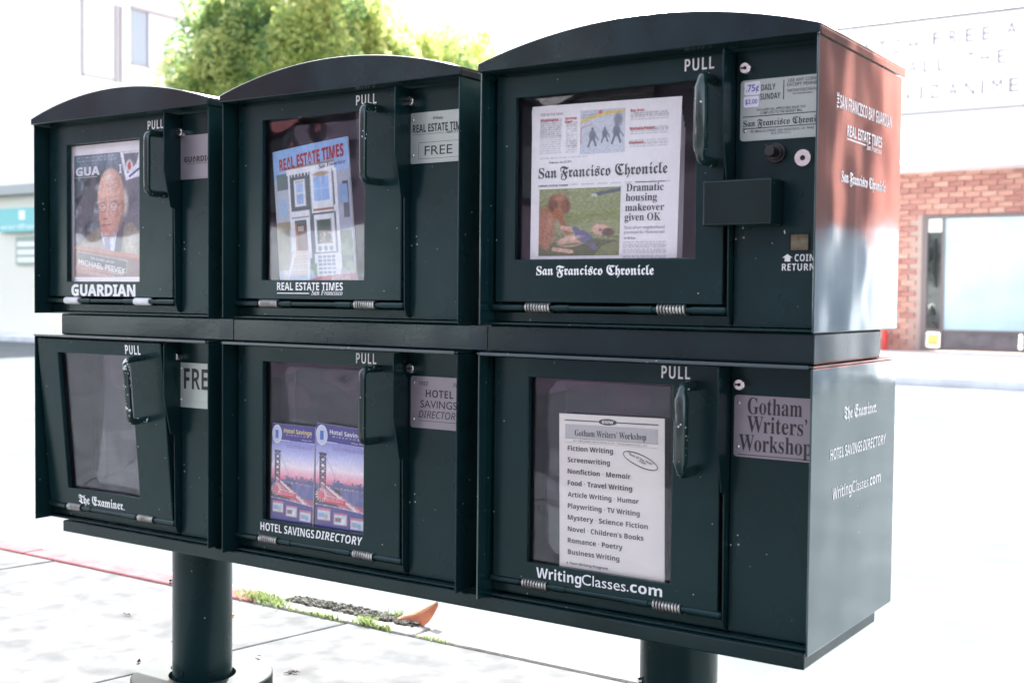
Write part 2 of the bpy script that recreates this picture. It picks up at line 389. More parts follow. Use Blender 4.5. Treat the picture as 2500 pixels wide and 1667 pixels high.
# near kerb: stones, painted red to the left of x = -0.15
kerb = props(MB().box(-60, 60, .868, .955, -1.5, G - .03).build('kerb', CONC2), kind='structure')
edges = [-22, -16, -12, -9, -6.6, -4.4, -2.6, -1.35, -.14, .52, 1.9, 3.3, 5, 8, 12, 20]
for i in range(len(edges) - 1):
    a, c = edges[i], edges[i + 1]
    bot = ST - .05
    MB().box(a + .003, c - .003, .862, .965, bot, G + .002).build('kerb_stone', REDK if c <= -.1 else CONC2, kerb, bevel=.012, seg=3)
# gutter: a strip of pale concrete and, by the rack, dark wet debris
props(MB().box(-60, 60, .966, 1.32, ST - .1, ST + .006).build('gutter', mat('gutter_concrete', (.175, .185, .192), .8, noise=.2, nscale=6, bump=.003, bscale=80, spec=0)), kind='structure')
db = MB(); nn = 90
for i in range(900):
    x = R.uniform(-.05, .47); y = R.uniform(.925, .99); s_ = R.uniform(.003, .011); z = G + R.uniform(.0, .008)
    a = R.uniform(0, 3.14)
    db.add([(x + s_ * math.cos(a + t), y + s_ * math.sin(a + t) * .7, z + R.uniform(-.003, .006)) for t in (0, 1.6, 3.1, 4.7)] + [(x, y, z + s_ * .6)],
           [(0, 1, 4), (1, 2, 4), (2, 3, 4), (3, 0, 4)])
db.box(-.05, .46, .966, .99, ST, G + .001)
props(db.build('gutter_debris', SOIL), 'dark damp grit and rotted leaves heaped against the kerb behind the rack', 'debris', kind='stuff')

# grass tuft along the kerb joint
GR = mat('weed_grass', (.13, .17, .065), .7, trans=.35, sub=(.20, .27, .10), noise=.4, nscale=30)
def blades(name, spots, label):
    g_ = MB()
    for (cx, cy, sx, sy, n, h) in spots:
        for i in range(n):
            x = R.gauss(cx, sx); y = R.gauss(cy, sy); hh = h * R.uniform(.4, 1.2); a = R.uniform(0, 6.28); wd = R.uniform(.0012, .0028)
            lx, ly = R.gauss(0, .5) * hh, R.gauss(0, .5) * hh; c, s_ = math.cos(a) * wd, math.sin(a) * wd
            z = G
            g_.add([(x - c, y - s_, z), (x + c, y + s_, z), (x + lx * .5 + c * .8, y + ly * .5 + s_ * .8, z + hh * .7), (x + lx * .5 - c * .8, y + ly * .5 - s_ * .8, z + hh * .7), (x + lx, y + ly, z + hh)],
                   [(0, 1, 2, 3), (3, 2, 4)])
    props(g_.build(name, GR), label, 'grass', kind='stuff')
blades('grass', [(-.15, .91, .05, .018, 190, .026), (-.07, .885, .035, .016, 140, .022), (.02, .865, .05, .005, 60, .013), (.13, .864, .04, .003, 50, .011),
                 (.2, .86, .03, .004, 90, .016), (.33, .875, .02, .01, 90, .025), (.40, .862, .025, .005, 80, .016), (.6, .862, .04, .004, 50, .012), (.36, .99, .015, .01, 50, .03)],
       'bright green weeds growing along the sidewalk joint at the kerb')

# dry leaf on the kerb
lf = thing('dry_leaf', (.48, .915, G), 'large curled reddish brown dry leaf lying on the kerb', 'leaf')
LEAFM = mat('dry_leaf_skin', (.36, .115, .06), .6, noise=.3, nscale=30, trans=.35, sub=(.5, .2, .12))
lb = MB(); P0, P1 = Vector((.385, .955, G + .008)), Vector((.525, .975, G + .075)); nseg = 14
V = []; ax_ = (P1 - P0); prp = Vector((.42, -.45, -.9)).normalized()
for i in range(nseg + 1):
    t = i / nseg; wd = .052 * math.sin(math.pi * min(1, t * .92 + .04)) ** .8; c = P0 + ax_ * t + Vector((0, 0, -.012 * math.sin(math.pi * t)))
    V += [c + prp * wd * 1.0 + Vector((0, .012, .006)) * (wd / .05), c + prp * wd * .5, c, c - prp * wd * .25 + Vector((0, .01, 0)), c - prp * wd * .42 + Vector((0, .03, -.004))]
lb.add(V, [(i * 5 + k, i * 5 + k + 1, i * 5 + k + 6, i * 5 + k + 5) for i in range(nseg) for k in range(4)])
lb.build('blade', LEAFM, lf, smooth=True)
MB().tube([P0 + ax_ * .1 + Vector((0, -.002, 0)), P0 + ax_ * .5 + Vector((0, -.003, -.01)), P0 + ax_ * .95, P1 + Vector((.012, .004, .012)), P1 + Vector((.018, .008, .028))],
          [.001, .002, .0025, .0022, .003], 6).build('stalk', mat('leaf_stalk', (.5, .36, .2), .6), lf, smooth=True)

# small litter
def twig(loc, label, cat, cols, n=5, L_=.02, name='twig'):
    m_ = MB()
    for i in range(n):
        a = R.uniform(0, 6.28); l = L_ * R.uniform(.5, 1.1); x, y = loc[0] + R.uniform(-.006, .006), loc[1] + R.uniform(-.006, .006)
        m_.tube([(x, y, G + .003), (x + l * math.cos(a) * .5, y + l * math.sin(a) * .5, G + .004 + R.uniform(0, .006)), (x + l * math.cos(a), y + l * math.sin(a), G + .003)], [.0015, .002, .0008], 5)
    o = m_.build(name, cols); return props(o, label, cat)
DK = mat('dead_twig', (.05, .04, .03), .8)
twig((.489, .404), 'small dark twig cluster on the sidewalk right of the post base', 'twig', DK, 6, .022)
twig((.098, .235), 'tiny brown seed pod on the sidewalk left of the post', 'seed pod', mat('seed_pod_skin', (.09, .035, .02), .7), 8, .006, 'seed_pod')
twig((.02, .42), 'thin dark twig lying left of the post, nearer the boxes', 'twig', DK, 3, .018)
twig((-.31, .52), 'thin pale twig lying far left on the sidewalk', 'twig', mat('pale_twig', (.15, .13, .1), .8), 3, .02)
cg = MB().tube([(-.07, .69, G + .005), (-.045, .705, G + .005)], .004, 8); props(cg.build('cigarette_butt', mat('cigarette_filter', (.5, .25, .15), .7)), 'small orange cigarette butt on the sidewalk left of the post', 'cigarette butt')
sc_ = MB(); pp = [(.395 + R.uniform(-.02, .022), .385 + R.uniform(-.02, .02), G + .036 + R.uniform(0, .012)) for _ in range(10)]
sc_.add(pp, [(i, (i + 1) % 10, (i + 4) % 10) for i in range(10)]); props(sc_.build('crumpled_wrapper', mat('wrapper_foil', (.7, .74, .76), .3)), 'small crumpled white wrapper lying on the post base plate', 'litter')

# ------------------------------------------------------------------ far brick building with its letter board
FY = 22.5
BR = [mat('brick_%s' % n, c, .85, noise=.15, nscale=7, bump=.003, bscale=50) for n, c in
      (('red', (.40, .21, .17)), ('orange', (.45, .255, .20)), ('plum', (.34, .165, .14)), ('pale', (.47, .29, .235)))]
MORT = mat('mortar', (.43, .33, .29), .9)
def brick_proc(name):
    m = bpy.data.materials.new(name); m.use_nodes = True; N = m.node_tree.nodes; L = m.node_tree.links
    tc = N.new('ShaderNodeTexCoord'); mp = N.new('ShaderNodeMapping'); mp.inputs['Rotation'].default_value = (math.pi / 2, 0, 0)
    bt = N.new('ShaderNodeTexBrick'); bt.inputs['Color1'].default_value = (.48, .15, .115, 1); bt.inputs['Color2'].default_value = (.42, .12, .095, 1)
    bt.inputs['Mortar'].default_value = (.38, .30, .26, 1); bt.inputs['Scale'].default_value = 1
    bt.inputs['Brick Width'].default_value = .3; bt.inputs['Row Height'].default_value = .107; bt.inputs['Mortar Size'].default_value = .008
    L.new(tc.outputs['Object'], mp.inputs[0]); L.new(mp.outputs[0], bt.inputs['Vector']); L.new(bt.outputs['Color'], N['Principled BSDF'].inputs['Base Color'])
    N['Principled BSDF'].inputs['Roughness'].default_value = .9; MATS[name] = m; return m
BPROC = brick_proc('brickwork')
bb = thing('brick_storefront', (-3, FY, -1.01), 'red brick storefront across the street under a white letter board', 'building')
X0, X1 = -5.6, 3.5
WX0, WX1, WZ0, WZ1 = -4.04, -.6, -.99, 1.65       # window opening
BXL, BXR = -4.9, -1.7                              # single bricks between these
# wall core behind the bricks, with the opening
MB().frame(X0, X1, -1.01, 5.3, WX0, WX1, WZ0 - .015, WZ1, FY + .02, FY + .5).build('wall', MORT, bb)
for q in ((BXR + .02, X1, WZ1 + .02, 2.5), (WX1 + .05, X1, -1.0, WZ1 + .018), (X0, BXL - .02, -1.0, 2.5)): MB().box(q[0], q[1], FY - .012, FY + .018, q[2], q[3]).build('brickwork', BPROC, bb)
bricks = [MB().box(-.142, .142, -.018, .03, -.0475, .0475).build('brick', m_) for m_ in BR]
for o in bricks: COL.objects.unlink(o)
row = 0; z = -.95
while z < 2.49:
    x = BXL + (.15 if row % 2 else 0) + .0
    while x < BXR:
        inside = (WX0 - .13 < x) and z < WZ1 + .03
        if not inside:
            k = R.choices(range(4), [5, 4, 2 if z < 1.9 else 6, 2])[0]
            o = bricks[k].copy(); COL.objects.link(o); o.parent = bb
            o.location = (x - OFF[bb.name].x, FY + R.uniform(-.004, .004) - FY, z - OFF[bb.name].z)
        x += .3
    z += .107; row += 1
# window
FRM = mat('dark_window_frame', (.15, .13, .13), .5)
GLD = mat('dark_shop_glass', (.05, .07, .06), .08, noise=.9, nscale=3, coat=1)
POST = mat('pale_blue_poster', (.44, .62, .68), .5, noise=.12, nscale=1.3)
wn = MB()
for a, c, d, e in ((WX0, WX0 + .11, WZ0, WZ1), (WX1 - .1, WX1, WZ0, WZ1), (WX0 + .11, WX1 - .1, WZ1 - .06, WZ1), (WX0 + .11, WX1 - .1, WZ0, WZ0 + .07),
                   (-3.66, -3.60, WZ0 + .07, WZ1 - .06), (WX0 + .11, -3.66, -.64, -.58), (-3.60, WX1 - .1, -.64, -.58)):
    wn.box(a, c, FY - .03, FY + .05, d, e)
win = wn.build('window', FRM, bb)
MB().box(WX0 + .11, -3.66, FY + .0, FY + .02, -.58, WZ1 - .06).build('pane', GLD, win)
MB().box(-3.60, WX1 - .1, FY + .0, FY + .02, -.58, WZ1 - .06).build('poster', POST, win)
MB().box(WX0 + .14, -3.68, FY - .002, FY + .02, WZ0 + .09, -.66).build('yellow_panel', mat('yellow_panel', (.72, .66, .22), .5), win)
MB().box(-3.60, -2.2, FY + .004, FY + .02, WZ0 + .07, -.64).build('lower_panel', mat('grey_panel', (.16, .15, .155), .5, noise=.3, nscale=4), win)
MB().box(-2.15, WX1 - .1, FY + .004, FY + .02, WZ0 + .07, -.64).build('lower_panel', mat('pale_panel', (.45, .55, .5), .5), win)
# reflections in the narrow pane, modelled as shapes laid on its glass
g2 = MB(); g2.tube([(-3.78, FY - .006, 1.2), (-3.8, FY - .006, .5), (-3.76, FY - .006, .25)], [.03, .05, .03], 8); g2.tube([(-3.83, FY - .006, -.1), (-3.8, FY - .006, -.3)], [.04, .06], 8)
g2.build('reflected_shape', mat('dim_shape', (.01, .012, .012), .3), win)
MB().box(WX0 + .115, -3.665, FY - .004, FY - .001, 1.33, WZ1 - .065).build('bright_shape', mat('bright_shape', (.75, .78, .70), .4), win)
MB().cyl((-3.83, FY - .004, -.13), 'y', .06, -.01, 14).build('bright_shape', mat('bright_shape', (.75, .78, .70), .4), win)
# canopy and letter board
WHP = mat('white_panel', (.86, .87, .86), .5)
GRT = mat('grey_trim', (.20, .21, .22), .6)
sg = thing('letter_board', (-3, FY - .5, 3.5), 'white cinema style letter board with grey capital letters over the storefront', 'sign')
MB().box(-5.6, 3.4, FY - .62, FY + .0, 3.58, 5.33).build('board', WHP, sg)
t_ = MB().box(-5.65, 3.4, FY - .66, FY, 5.332, 5.39).box(-5.65, 3.4, FY - .66, FY, 3.53, 3.578); t_.build('trim', GRT, sg)
cp = thing('canopy', (-3, FY - .5, 2.6), 'white flat canopy with small warm downlights above the brick wall', 'canopy')
MB().box(-5.6, 3.4, FY - .8, FY, 2.74, 3.52).build('fascia', WHP, cp)
MB().box(-5.6, 3.4, FY - .75, FY, 2.50, 2.735).build('soffit', mat('soffit_grey', (.55, .56, .58), .5), cp)
WARM = bpy.data.materials.new('warm_lamp'); WARM.use_nodes = True; pw = WARM.node_tree.nodes['Principled BSDF']
pw.inputs['Emission Color'].default_value = (1, .62, .3, 1); pw.inputs['Emission Strength'].default_value = 1.2
for x in (-4.28, -2.5, -.7, 1.1): MB().box(x - .1, x + .1, FY - .762, FY - .752, 2.61, 2.70).build('downlight', WARM, cp)
LET = mat('sign_letter_grey', (.13, .145, .16), .5)
def letters(s, xs, zb, h, wd):
    for ch, x in zip(s, xs):
        m_ = MB(); put_text(m_, ch, lambda u, v: (u, FY - .624, v), x - (.02 if ch == 'I' else wd / 2), x + (.02 if ch == 'I' else wd / 2), zb, h, 'plain'); m_.build('letter', LET, sg)
letters('WATCH', [-5.32, -5.03, -4.72, -4.45, -4.12], 4.78, .25, .17)
letters('FREE', [-3.68, -3.38, -3.08, -2.78], 4.84, .25, .15)
letters('A', [-2.34], 4.88, .24, .19)
letters('ALL', [-4.12, -3.85, -3.58], 4.35, .24, .15)
letters('THE', [-3.05, -2.8, -2.5], 4.39, .25, .15)
letters('VIZANIME', [-4.2, -3.95, -3.7, -3.36, -3.06, -2.83, -2.57, -2.27], 3.84, .26, .18)
MB().box(-4.73, -4.64, 22.28, 22.37, -1.012, -.64).cyl((-4.685, 22.325, -.64), 'z', .05, .05, 12, r2=.02).build('red_bollard', mat('red_paint', (.5, .03, .03), .5), bevel=.01)
props(bpy.data.objects['red_bollard'], 'small red bollard standing against the far brick wall', 'bollard')

# taller brick building further right (outside the frame; the rack's end panels mirror it)
tb = thing('brick_block', (14, 24, -1), 'tall red brick block with a pale ground floor beyond the right edge', 'building')
def brick_side(name):
    m = bpy.data.materials[BPROC.name].copy(); m.name = name
    for n in m.node_tree.nodes:
        if n.type == 'MAPPING': n.inputs['Rotation'].default_value = (math.pi / 2, 0, math.pi / 2)
    return m
MB().box(6.6, 34, 14.9, 40, 1.0, 14).build('wall', brick_side('brickwork_end_wall'), tb)
MB().box(6.55, 34, 14.8, 40, -1.012, .98).build('ground_floor', mat('pale_render', (.60, .64, .70), .7, noise=.15, nscale=.5), tb)
MB().box(6.50, 6.54, 17.6, 19.6, -1.0, .6).build('reflection_slab', mat('blue_grey_reflection_slab', (.10, .15, .20), .5), tb)  # unseen slab added for the bluish shape mirrored in the upper end panel
for i in range(5):
    for j in range(2): MB().box(6.56, 6.595, 20 + i * 3.7, 21.3 + i * 3.7, 5.5 + j * 4, 7.6 + j * 4).build('window', GLD, tb)

# ------------------------------------------------------------------ left corner building
LX = -22.0; LY = 15.6
WALLW = mat('white_render', (.84, .85, .82), .8, noise=.05, nscale=1)
WGREY = mat('window_blind', (.70, .76, .80), .4); WPANE = mat('grey_window_glass', (.34, .40, .47), .15)
WFR = mat('mauve_grey_frame', (.40, .37, .41), .5)
lb_ = thing('corner_building', (LX - 8, LY + 8, -1.1), 'white corner apartment building with strip windows, left of the tree', 'building')
MB().box(LX - 30, LX, LY, LY + 32, -1.1, 8.4).build('wall', WALLW, lb_)
MB().box(LX - 30, LX + .05, LY - .35, LY - .01, 2.28, 2.50).build('cornice', mat('cornice_grey', (.42, .44, .42), .7), lb_)
MB().box(LX - 30, LX - .02, LY - .06, LY - .01, -1.1, 2.27).build('shop_wall', mat('cream_wall', (.80, .77, .66), .8), lb_)
for st in range(3):
    zz = 5.1 + st * 3.1 - 3.1
    if st != 1: continue
    for k in range(6):
        y0 = LY + .7 + k * 4.3 - .0
        wv = MB(); wv.box(LX + .005, LX + .05, y0 - .02, y0 + .03, zz, zz + 1.85); wv.box(LX + .005, LX + .06, y0 + .92, y0 + 1.02, zz, zz + 1.85)
        wv.box(LX + .005, LX + .06, y0 + 1.09, y0 + 1.11, zz, zz + 1.85); wv.box(LX + .005, LX + .05, y0 + 1.9, y0 + 1.93, zz + .5, zz + 1.85); wv.box(LX + .005, LX + .05, y0 + 3.0, y0 + 3.04, zz, zz + 1.85)
        wv.box(LX + .005, LX + .07, y0 + 1.4, y0 + 3.7, zz + 1.855, zz + 1.93); wv.box(LX + .005, LX + .05, y0 + 1.4, y0 + 3.7, zz + .5, zz + .53); wv.box(LX + .005, LX + .05, y0, y0 + .92, zz + .03, zz + .06)
        f_ = wv.build('window', WFR, lb_)
        MB().box(LX + .003, LX + .02, y0 + 1.42, y0 + 1.9, zz + .53, zz + 1.85).build('pane', WPANE, f_)
        MB().box(LX + .003, LX + .02, y0 + 1.93, y0 + 3.0, zz + .53, zz + 1.85).build('pane', WGREY, f_)
        MB().box(LX + .003, LX + .015, y0 + .03, y0 + .92, zz + .06, zz + 1.85).build('pane', mat('white_blind', (.8, .8, .8), .5), f_)
ts = thing('teal_shop_sign', (-23.3, LY - .2, 1.7), 'teal shop sign with white letters on the cream wall at the far left', 'sign')
MB().box(-24.0, -21.9, LY - .22, LY - .07, 1.40, 1.96).build('board', mat('teal_board', (.22, .58, .56), .5), ts)
m_ = MB(); put_text(m_, 'wardham', lambda u, v: (u, LY - .2215, v), -23.9, -22.3, 1.47, .12, 'plain'); m_.box(-23.14, -22.9, LY - .2214, LY - .2204, 1.68, 1.90); m_.build('lettering', WHITE, ts)
ts2 = thing('dark_green_notice', (-22.9, LY - .1, .9), 'dark green notice panel with white lines under the teal sign', 'sign')
MB().box(-23.42, -22.1, LY - .12, LY - .07, .62, 1.29).build('board', mat('green_board', (.34, .42, .34), .6), ts2)
m_ = MB()
for zz in (1.05, .86, .68): put_rect(m_, lambda u, v: (u, LY - .1215, v), -23.36, -22.3, zz, zz + .12)
m_.build('white_lines', WHITE, ts2)
# far pale block behind the trees
fb = thing('far_apartment_block', (-34, 44, -1), 'pale distant apartment block rising behind the trees', 'building')
MB().box(-38, -29, 40, 55, -1, 15).build('wall', WALLW, fb)
MB().box(-32.5, -31.5, 39.96, 39.99, 12.6, 14.2).build('window', WPANE, fb)

# buildings on the camera's side of the street (mirrored in the plastic windows)
nb = thing('near_facade', (-4, -10, -1), 'dark shop front row behind the camera on the near sidewalk', 'building')
MB().box(-40, 30, -16, -9.2, -1.02, 5.2).build('wall', mat('dark_stucco', (.055, .038, .06), .8, noise=.3, nscale=.6), nb)
MB().box(-40, -5.2, -9.4, -9.02, -.42, .72).build('reflection_band', mat('pale_reflection_band', (.42, .44, .46), .7, noise=.2, nscale=.8), nb)  # unseen pale band, added so the upper windows mirror something bright
for i in range(14):
    MB().box(-38 + i * 4.6, -35.4 + i * 4.6, -9.18, -9.1, .9, 2.1).build('window', mat('shop_glass', (.03, .035, .04), .05, coat=1), nb)
    MB().box(-38.2 + i * 4.6, -35.2 + i * 4.6, -9.17, -8.6, 2.15, 2.6).build('awning', mat('awning_cloth_%d' % (i % 3), [(.12, .02, .025), (.25, .24, .24), (.04, .05, .09)][i % 3], .8), nb)

# ------------------------------------------------------------------ trees
FOL = [mat('foliage_%d' % i, c, .55, trans=.55, sub=sb) for i, (c, sb) in enumerate([((.23, .30, .10), (.62, .72, .24)), ((.35, .38, .15), (.80, .84, .36)), ((.09, .17, .075), (.28, .46, .19))])]
BARK = mat('bark', (.09, .07, .055), .9, noise=.3, nscale=20, bump=.01, bscale=30)
def tree(name, loc, cx, cz, rxy, rz, nclump, label, seed, leaf=.055, mw=(4, 3, 3)):
    t = thing(name, loc, label, 'tree', 'street trees across the street')
    rr = np.random.default_rng(seed); x0, y0, z0 = loc
    tr = MB(); tr.tube([(x0, y0, z0), (x0 + .05, y0, z0 + 1.2), (x0 - .05, y0 + .05, cz - rz * .4), (x0, y0, cz + rz * .3)], [.2, .16, .12, .05], 10)
    for k in range(9):
        a = k * 2.4; zz = z0 + 1.5 + k * .28
        tr.tube([(x0, y0, zz), (x0 + math.cos(a) * rxy * .4, y0 + math.sin(a) * rxy * .4, zz + .7), (x0 + math.cos(a) * rxy * .8, y0 + math.sin(a) * rxy * .8, zz + 1.5)], [.07, .045, .015], 6)
    tr.build('trunk', BARK, t, smooth=True)
    V = []; M = []
    for c in range(nclump):
        d = rr.normal(size=3); d /= np.linalg.norm(d)
        if d[2] < -.5: d[2] *= -.4
        rad = rr.uniform(.55, 1.0) ** .5
        lump = 1 + .12 * math.sin(3 * d[0] * 2 + seed) + .1 * math.sin(5 * d[2] + seed)
        C_ = np.array([cx, y0, cz]) + d * np.array([rxy, rxy, rz]) * rad * lump
        cr = rr.uniform(.24, .50); n = int(520 * (cr / .35) ** 2)
        mk = rr.choice(3, p=np.array(mw) / sum(mw))
        p = rr.normal(size=(n, 3)); p /= np.linalg.norm(p, axis=1)[:, None]
        p *= rr.uniform(.35, 1.0, (n, 1)) ** .5 * cr; p[:, 2] *= 1.45; p[:, 2] += .1
        pos = C_ + p
        nrm = p / np.linalg.norm(p, axis=1)[:, None] + rr.normal(size=(n, 3)) * .6 + np.array([0, 0, .3])
        nrm /= np.linalg.norm(nrm, axis=1)[:, None]
        a = np.cross(nrm, rr.normal(size=(n, 3))); a /= np.linalg.norm(a, axis=1)[:, None]; b_ = np.cross(nrm, a)
        s = leaf * rr.uniform(.6, 1.3, (n, 1))
        V.append(np.stack([pos - a * s, pos + b_ * s * .45, pos + a * s, pos - b_ * s * .45], 1))
        mm = np.full(n, mk); ch = rr.random(n) < .25; mm[ch] = rr.choice(3, ch.sum()); M.append(mm)
    V = np.concatenate(V) - np.array(loc); M = np.concatenate(M); n = len(V)
    me = bpy.data.meshes.new('crown'); me.vertices.add(n * 4); me.vertices.foreach_set('co', V.reshape(-1).astype(np.float32))
    me.loops.add(n * 4); me.loops.foreach_set('vertex_index', np.arange(n * 4, dtype=np.int32)); me.polygons.add(n)
    me.polygons.foreach_set('loop_start', np.arange(0, n * 4, 4, dtype=np.int32))
    for m in FOL: me.materials.append(m)
    me.polygons.foreach_set('material_index', M.astype(np.int32)); me.update(); me.validate()
    o = bpy.data.objects.new('crown', me); COL.objects.link(o); o.parent = t
tree('leafy_tree', (-14.6, 15.4, -1.01), -14.25, 4.15, 2.1, 2.35, 230, 'big bushy green tree behind the left and middle boxes', 3)
tree('leafy_tree', (-15.2, 20.5, -1.01), -15.7, 4.2, 2.45, 1.85, 300, 'smaller paler tree right of the big bushy one', 4, mw=(3, 6, 1))

# ================================================================== RACK
stand = thing('rack_stand', (1.0, .2, G), 'dark green steel stand with two round posts carrying six newspaper boxes', 'rack stand')
MB().box(.05, 2.0, .036, .386, -.1380, -.0860).build('cross_beam', BAR, stand, bevel=.004)
# worn weld patches where the boxes meet
for x in (.650, 1.340):
    MB().box(x - .024, x + .02, .0345, .0355, -.1345, -.0885).build('weld_patch', DUST, stand, bevel=.0003)
MB().box(.078, 2.0, .019, .385, -.6285, -.6005).build('plinth', BAR, stand, bevel=.003)
for k, px in enumerate((.384, 1.69)):
    pst = MB().cyl((px, .2, G + .01), 'z', .0725, .37, 48).build('post', PAINT, stand, smooth=True)
    zt = G + .034; n = 64; r0, r1 = .082, .172
    L1 = [[(px + r * math.cos(2 * math.pi * i / n), .2 + r * math.sin(2 * math.pi * i / n), zz) for i in range(n)] for r, zz in
          ((r0, zt - .03), (r0, zt), (r1 - .003, zt), (r1, zt - .003), (r1, G + .0005))]
    MB().loops(L1, cap=False).build('base_plate', mat('base_plate_enamel', (.026, .036, .038), .45, coat=0, spec=.1, ior=1.3, noise=.3, nscale=12), stand, smooth=True)
    bh = MB()
    for a in (-2.0, -1.1, -.15):
        c = Vector((px + .0735 * math.cos(a - .35), .2 + .0735 * math.sin(a - .35), zt + .018)); d = Vector((math.cos(a - .35), math.sin(a - .35), 0))
        bh.tube([c, c + d * .0022], .0045, 10)
    bh.build('bolt_hole', DARKHOLE, stand)
    a = -2.35; d = Vector((math.cos(a), math.sin(a), 0)); c = Vector((px, .2, -.745)) + d * .0735
    MB().tube([c, c + d * .006], .0065, 12).build('bolt', CHROME, stand, smooth=True)

RODR = .0068
def coil(mb, xa, xb, y, z, turns, r, wr):
    pts = [(xa + (xb - xa) * t / (turns * 14), y + r * math.cos(2 * math.pi * t / 14), z + r * math.sin(2 * math.pi * t / 14)) for t in range(turns * 14 + 1)]
    mb.tube(pts, wr, 6)

def make_box(x0, w_, up, win, label, tilt=0, lockx=.505, lockz=None, springs=(.082, .137, .355, .410), sleeves=False, hx=.42, pull=None, platel=.49,
             platem=None, outer=False, handle_mat=None, flat=False, hprot=.055, topmat=None, htop=0):
    """win = bx0,bx1,z0,z1.  Returns dict of the objects."""
    ZT, ZB = (.3816, -.0856) if up else (-.1383, -.6)
    bx = thing('newspaper_box', (x0 + w_ / 2, .2, ZB), label, 'newspaper box', 'newspaper boxes on the rack stand')
    D = dict(root=bx); X = lambda v: x0 + v
    T = .0035; YB = .44; YP = .05
    zt = ZT - (.0005 if up else .004)
    # side sheets: left one reaches a little lower
    MB().box(X(0), X(T), 0, YB, ZB - (0 if up else .004), zt).build('side_panel', SIDE if outer else PAINT, bx, bevel=.0012)
    MB().box(X(w_ - T), X(w_), 0, YB, ZB, zt).build('side_panel', SIDE if outer else PAINT, bx, bevel=.0016)
    for sx in (T, w_ - T - .007):
        pass
    xi0, xi1 = X(T + .0005), X(w_ - T - .0005)
    MB().box(xi0, xi1, YP + .001, YB - .004, ZB + .001, ZB + .004).build('floor_panel', PAINT, bx)
    MB().box(xi0, xi1, YB - .0035, YB, ZB + .001, zt - .001).build('back_panel', PAINT, bx)
    # inner liner behind the door
    li = MB(); a, c = X(.006), X(.484); z0, z1 = ZB + .006, zt - .006
    li.box(a, c, .30, .304, z0, z1).box(a, a + .003, .06, .30, z0, z1).box(c - .003, c, .06, .30, z0, z1).box(a, c, .06, .30, z0, z0 + .003).box(a, c, .06, .30, z1 - .003, z1)
    li.build('inner_liner', INNER, bx)
    # fixed right-hand front panel and the narrow channel beside the fin
    MB().box(X(.4895), xi1, YP, YP + .004, ZB + .006, zt - .003).build('front_panel', topmat or PAINT, bx, bevel=.001)
    MB().box(xi0, X(.4875), YP, YP + .004, ZB + .006, ZB + .024).build('sill', PAINT, bx, bevel=.001)
    MB().box(xi0, xi1, .030, YP + .003, ZB + .0005, ZB + .0045).build('bottom_lip', PAINT, bx, bevel=.0008)
    # fin
    y_, zz = 0, 0
    top = zt - .004; kn = ZT - .133; kb = ZT - .218
    fin = [(YP, top), (.006, top), (.0015, top - .002), (0, top - .007), (0, kn), (.019, kb), (.030, kb - .003), (.033, ZB + .03), (.040, ZB + .012), (YP, ZB + .009)]
    MB().prism(fin, 'x', X(.4858), X(.4885)).build('divider_fin', PAINT, bx, bevel=.0008)
    # lid / top
    if up:
        na = 28; hA = .049; ov = .0035
        def arc(u, d=0): return .3975 + hA * (1 - (2 * u - 1) ** 2) - d
        fp = [(X(-ov) , ZT + .0005)] + [(X(-ov + (w_ + 2 * ov) * i / na), arc(i / na)) for i in range(na + 1)] + [(X(w_ + ov), ZT + .0005)]
        MB().prism(fp, 'y', -.006, .0).build('lid_front', DUST if topmat is None else topmat, bx, bevel=.0022, smooth=True)
        ld = MB(); ls = []
        for y0_ in (-.004, YB + .006):
            ls.append([(X(-ov + (w_ + 2 * ov) * i / na), y0_ + (.0042 if y0_ < 0 else 0), arc(i / na)) for i in range(na + 1)])
        vs_ = ls[0] + ls[1] + [(p[0], p[1], p[2] - .004) for p in ls[0]] + [(p[0], p[1], p[2] - .004) for p in ls[1]]
        n1 = na + 1; fs_ = []
        for i in range(na): fs_ += [(i, i + 1, n1 + i + 1, n1 + i), (2 * n1 + i + 1, 2 * n1 + i, 3 * n1 + i, 3 * n1 + i + 1), (i + 1, i, 2 * n1 + i, 2 * n1 + i + 1), (n1 + i, n1 + i + 1, 3 * n1 + i + 1, 3 * n1 + i)]
        fs_ += [(0, n1, 3 * n1, 2 * n1), (na, 2 * n1 + na, 3 * n1 + na, n1 + na)]
        ld.add(vs_, fs_)
        # skirts of the lid at both ends
        for e0, e1 in ((-ov, -.0006), (w_ + .0006, w_ + ov)):
            ld.box(X(e0), X(e1), .0005, YB + .006, ZT, .3932)
        ld.build('lid', SIDE if outer else PAINT, bx, smooth=True)
        MB().box(xi0, xi1, .0005, YB - .004, ZT, ZT + .003).build('lid_underside', PAINT, bx)
        MB().box(X(T + .001), X(w_ - T - .001), YP - .008, YP + .002, ZT - .006, ZT - .0004).build('head_strip', PAINT, bx)
    else:
        MB().box(X(-.002), X(w_ + .002), -.002, YB + .002, ZT - .003, ZT).build('top_plate', SIDE if outer else DUST, bx, bevel=.001)
        MB().box(X(.006), X(w_ - .006), -.0045, -.0025, ZT - .0045, ZT + .0012).build('drip_edge', EDGE, bx, bevel=.0009)
    # door, hung on the bottom rod
    dz0, dz1 = (-.043, .3775) if up else (-.5655, -.146)
    rodz = ZB + .0325; yd = .037
    door_mb = MB().frame(X(.0115), X(.4755), dz0, dz1, X(win[0]), X(win[1]), win[2], win[3], yd, yd + .012)
    hinge = Vector((X(.24), yd + .006, rodz))
    class Dp: pass
    dr = bpy.data.objects.new('door_pivot', None)
    def dbuild(mb, name, mats, parent, **k):
        return mb.build(name, mats, parent, **k)
    OFF['__h'] = hinge
    me_door = door_mb
    class _P:                                   # stand-in parent to shift the door's origin to its hinge
        name = '__h'
    o = None
    off_save = OFF['__h']
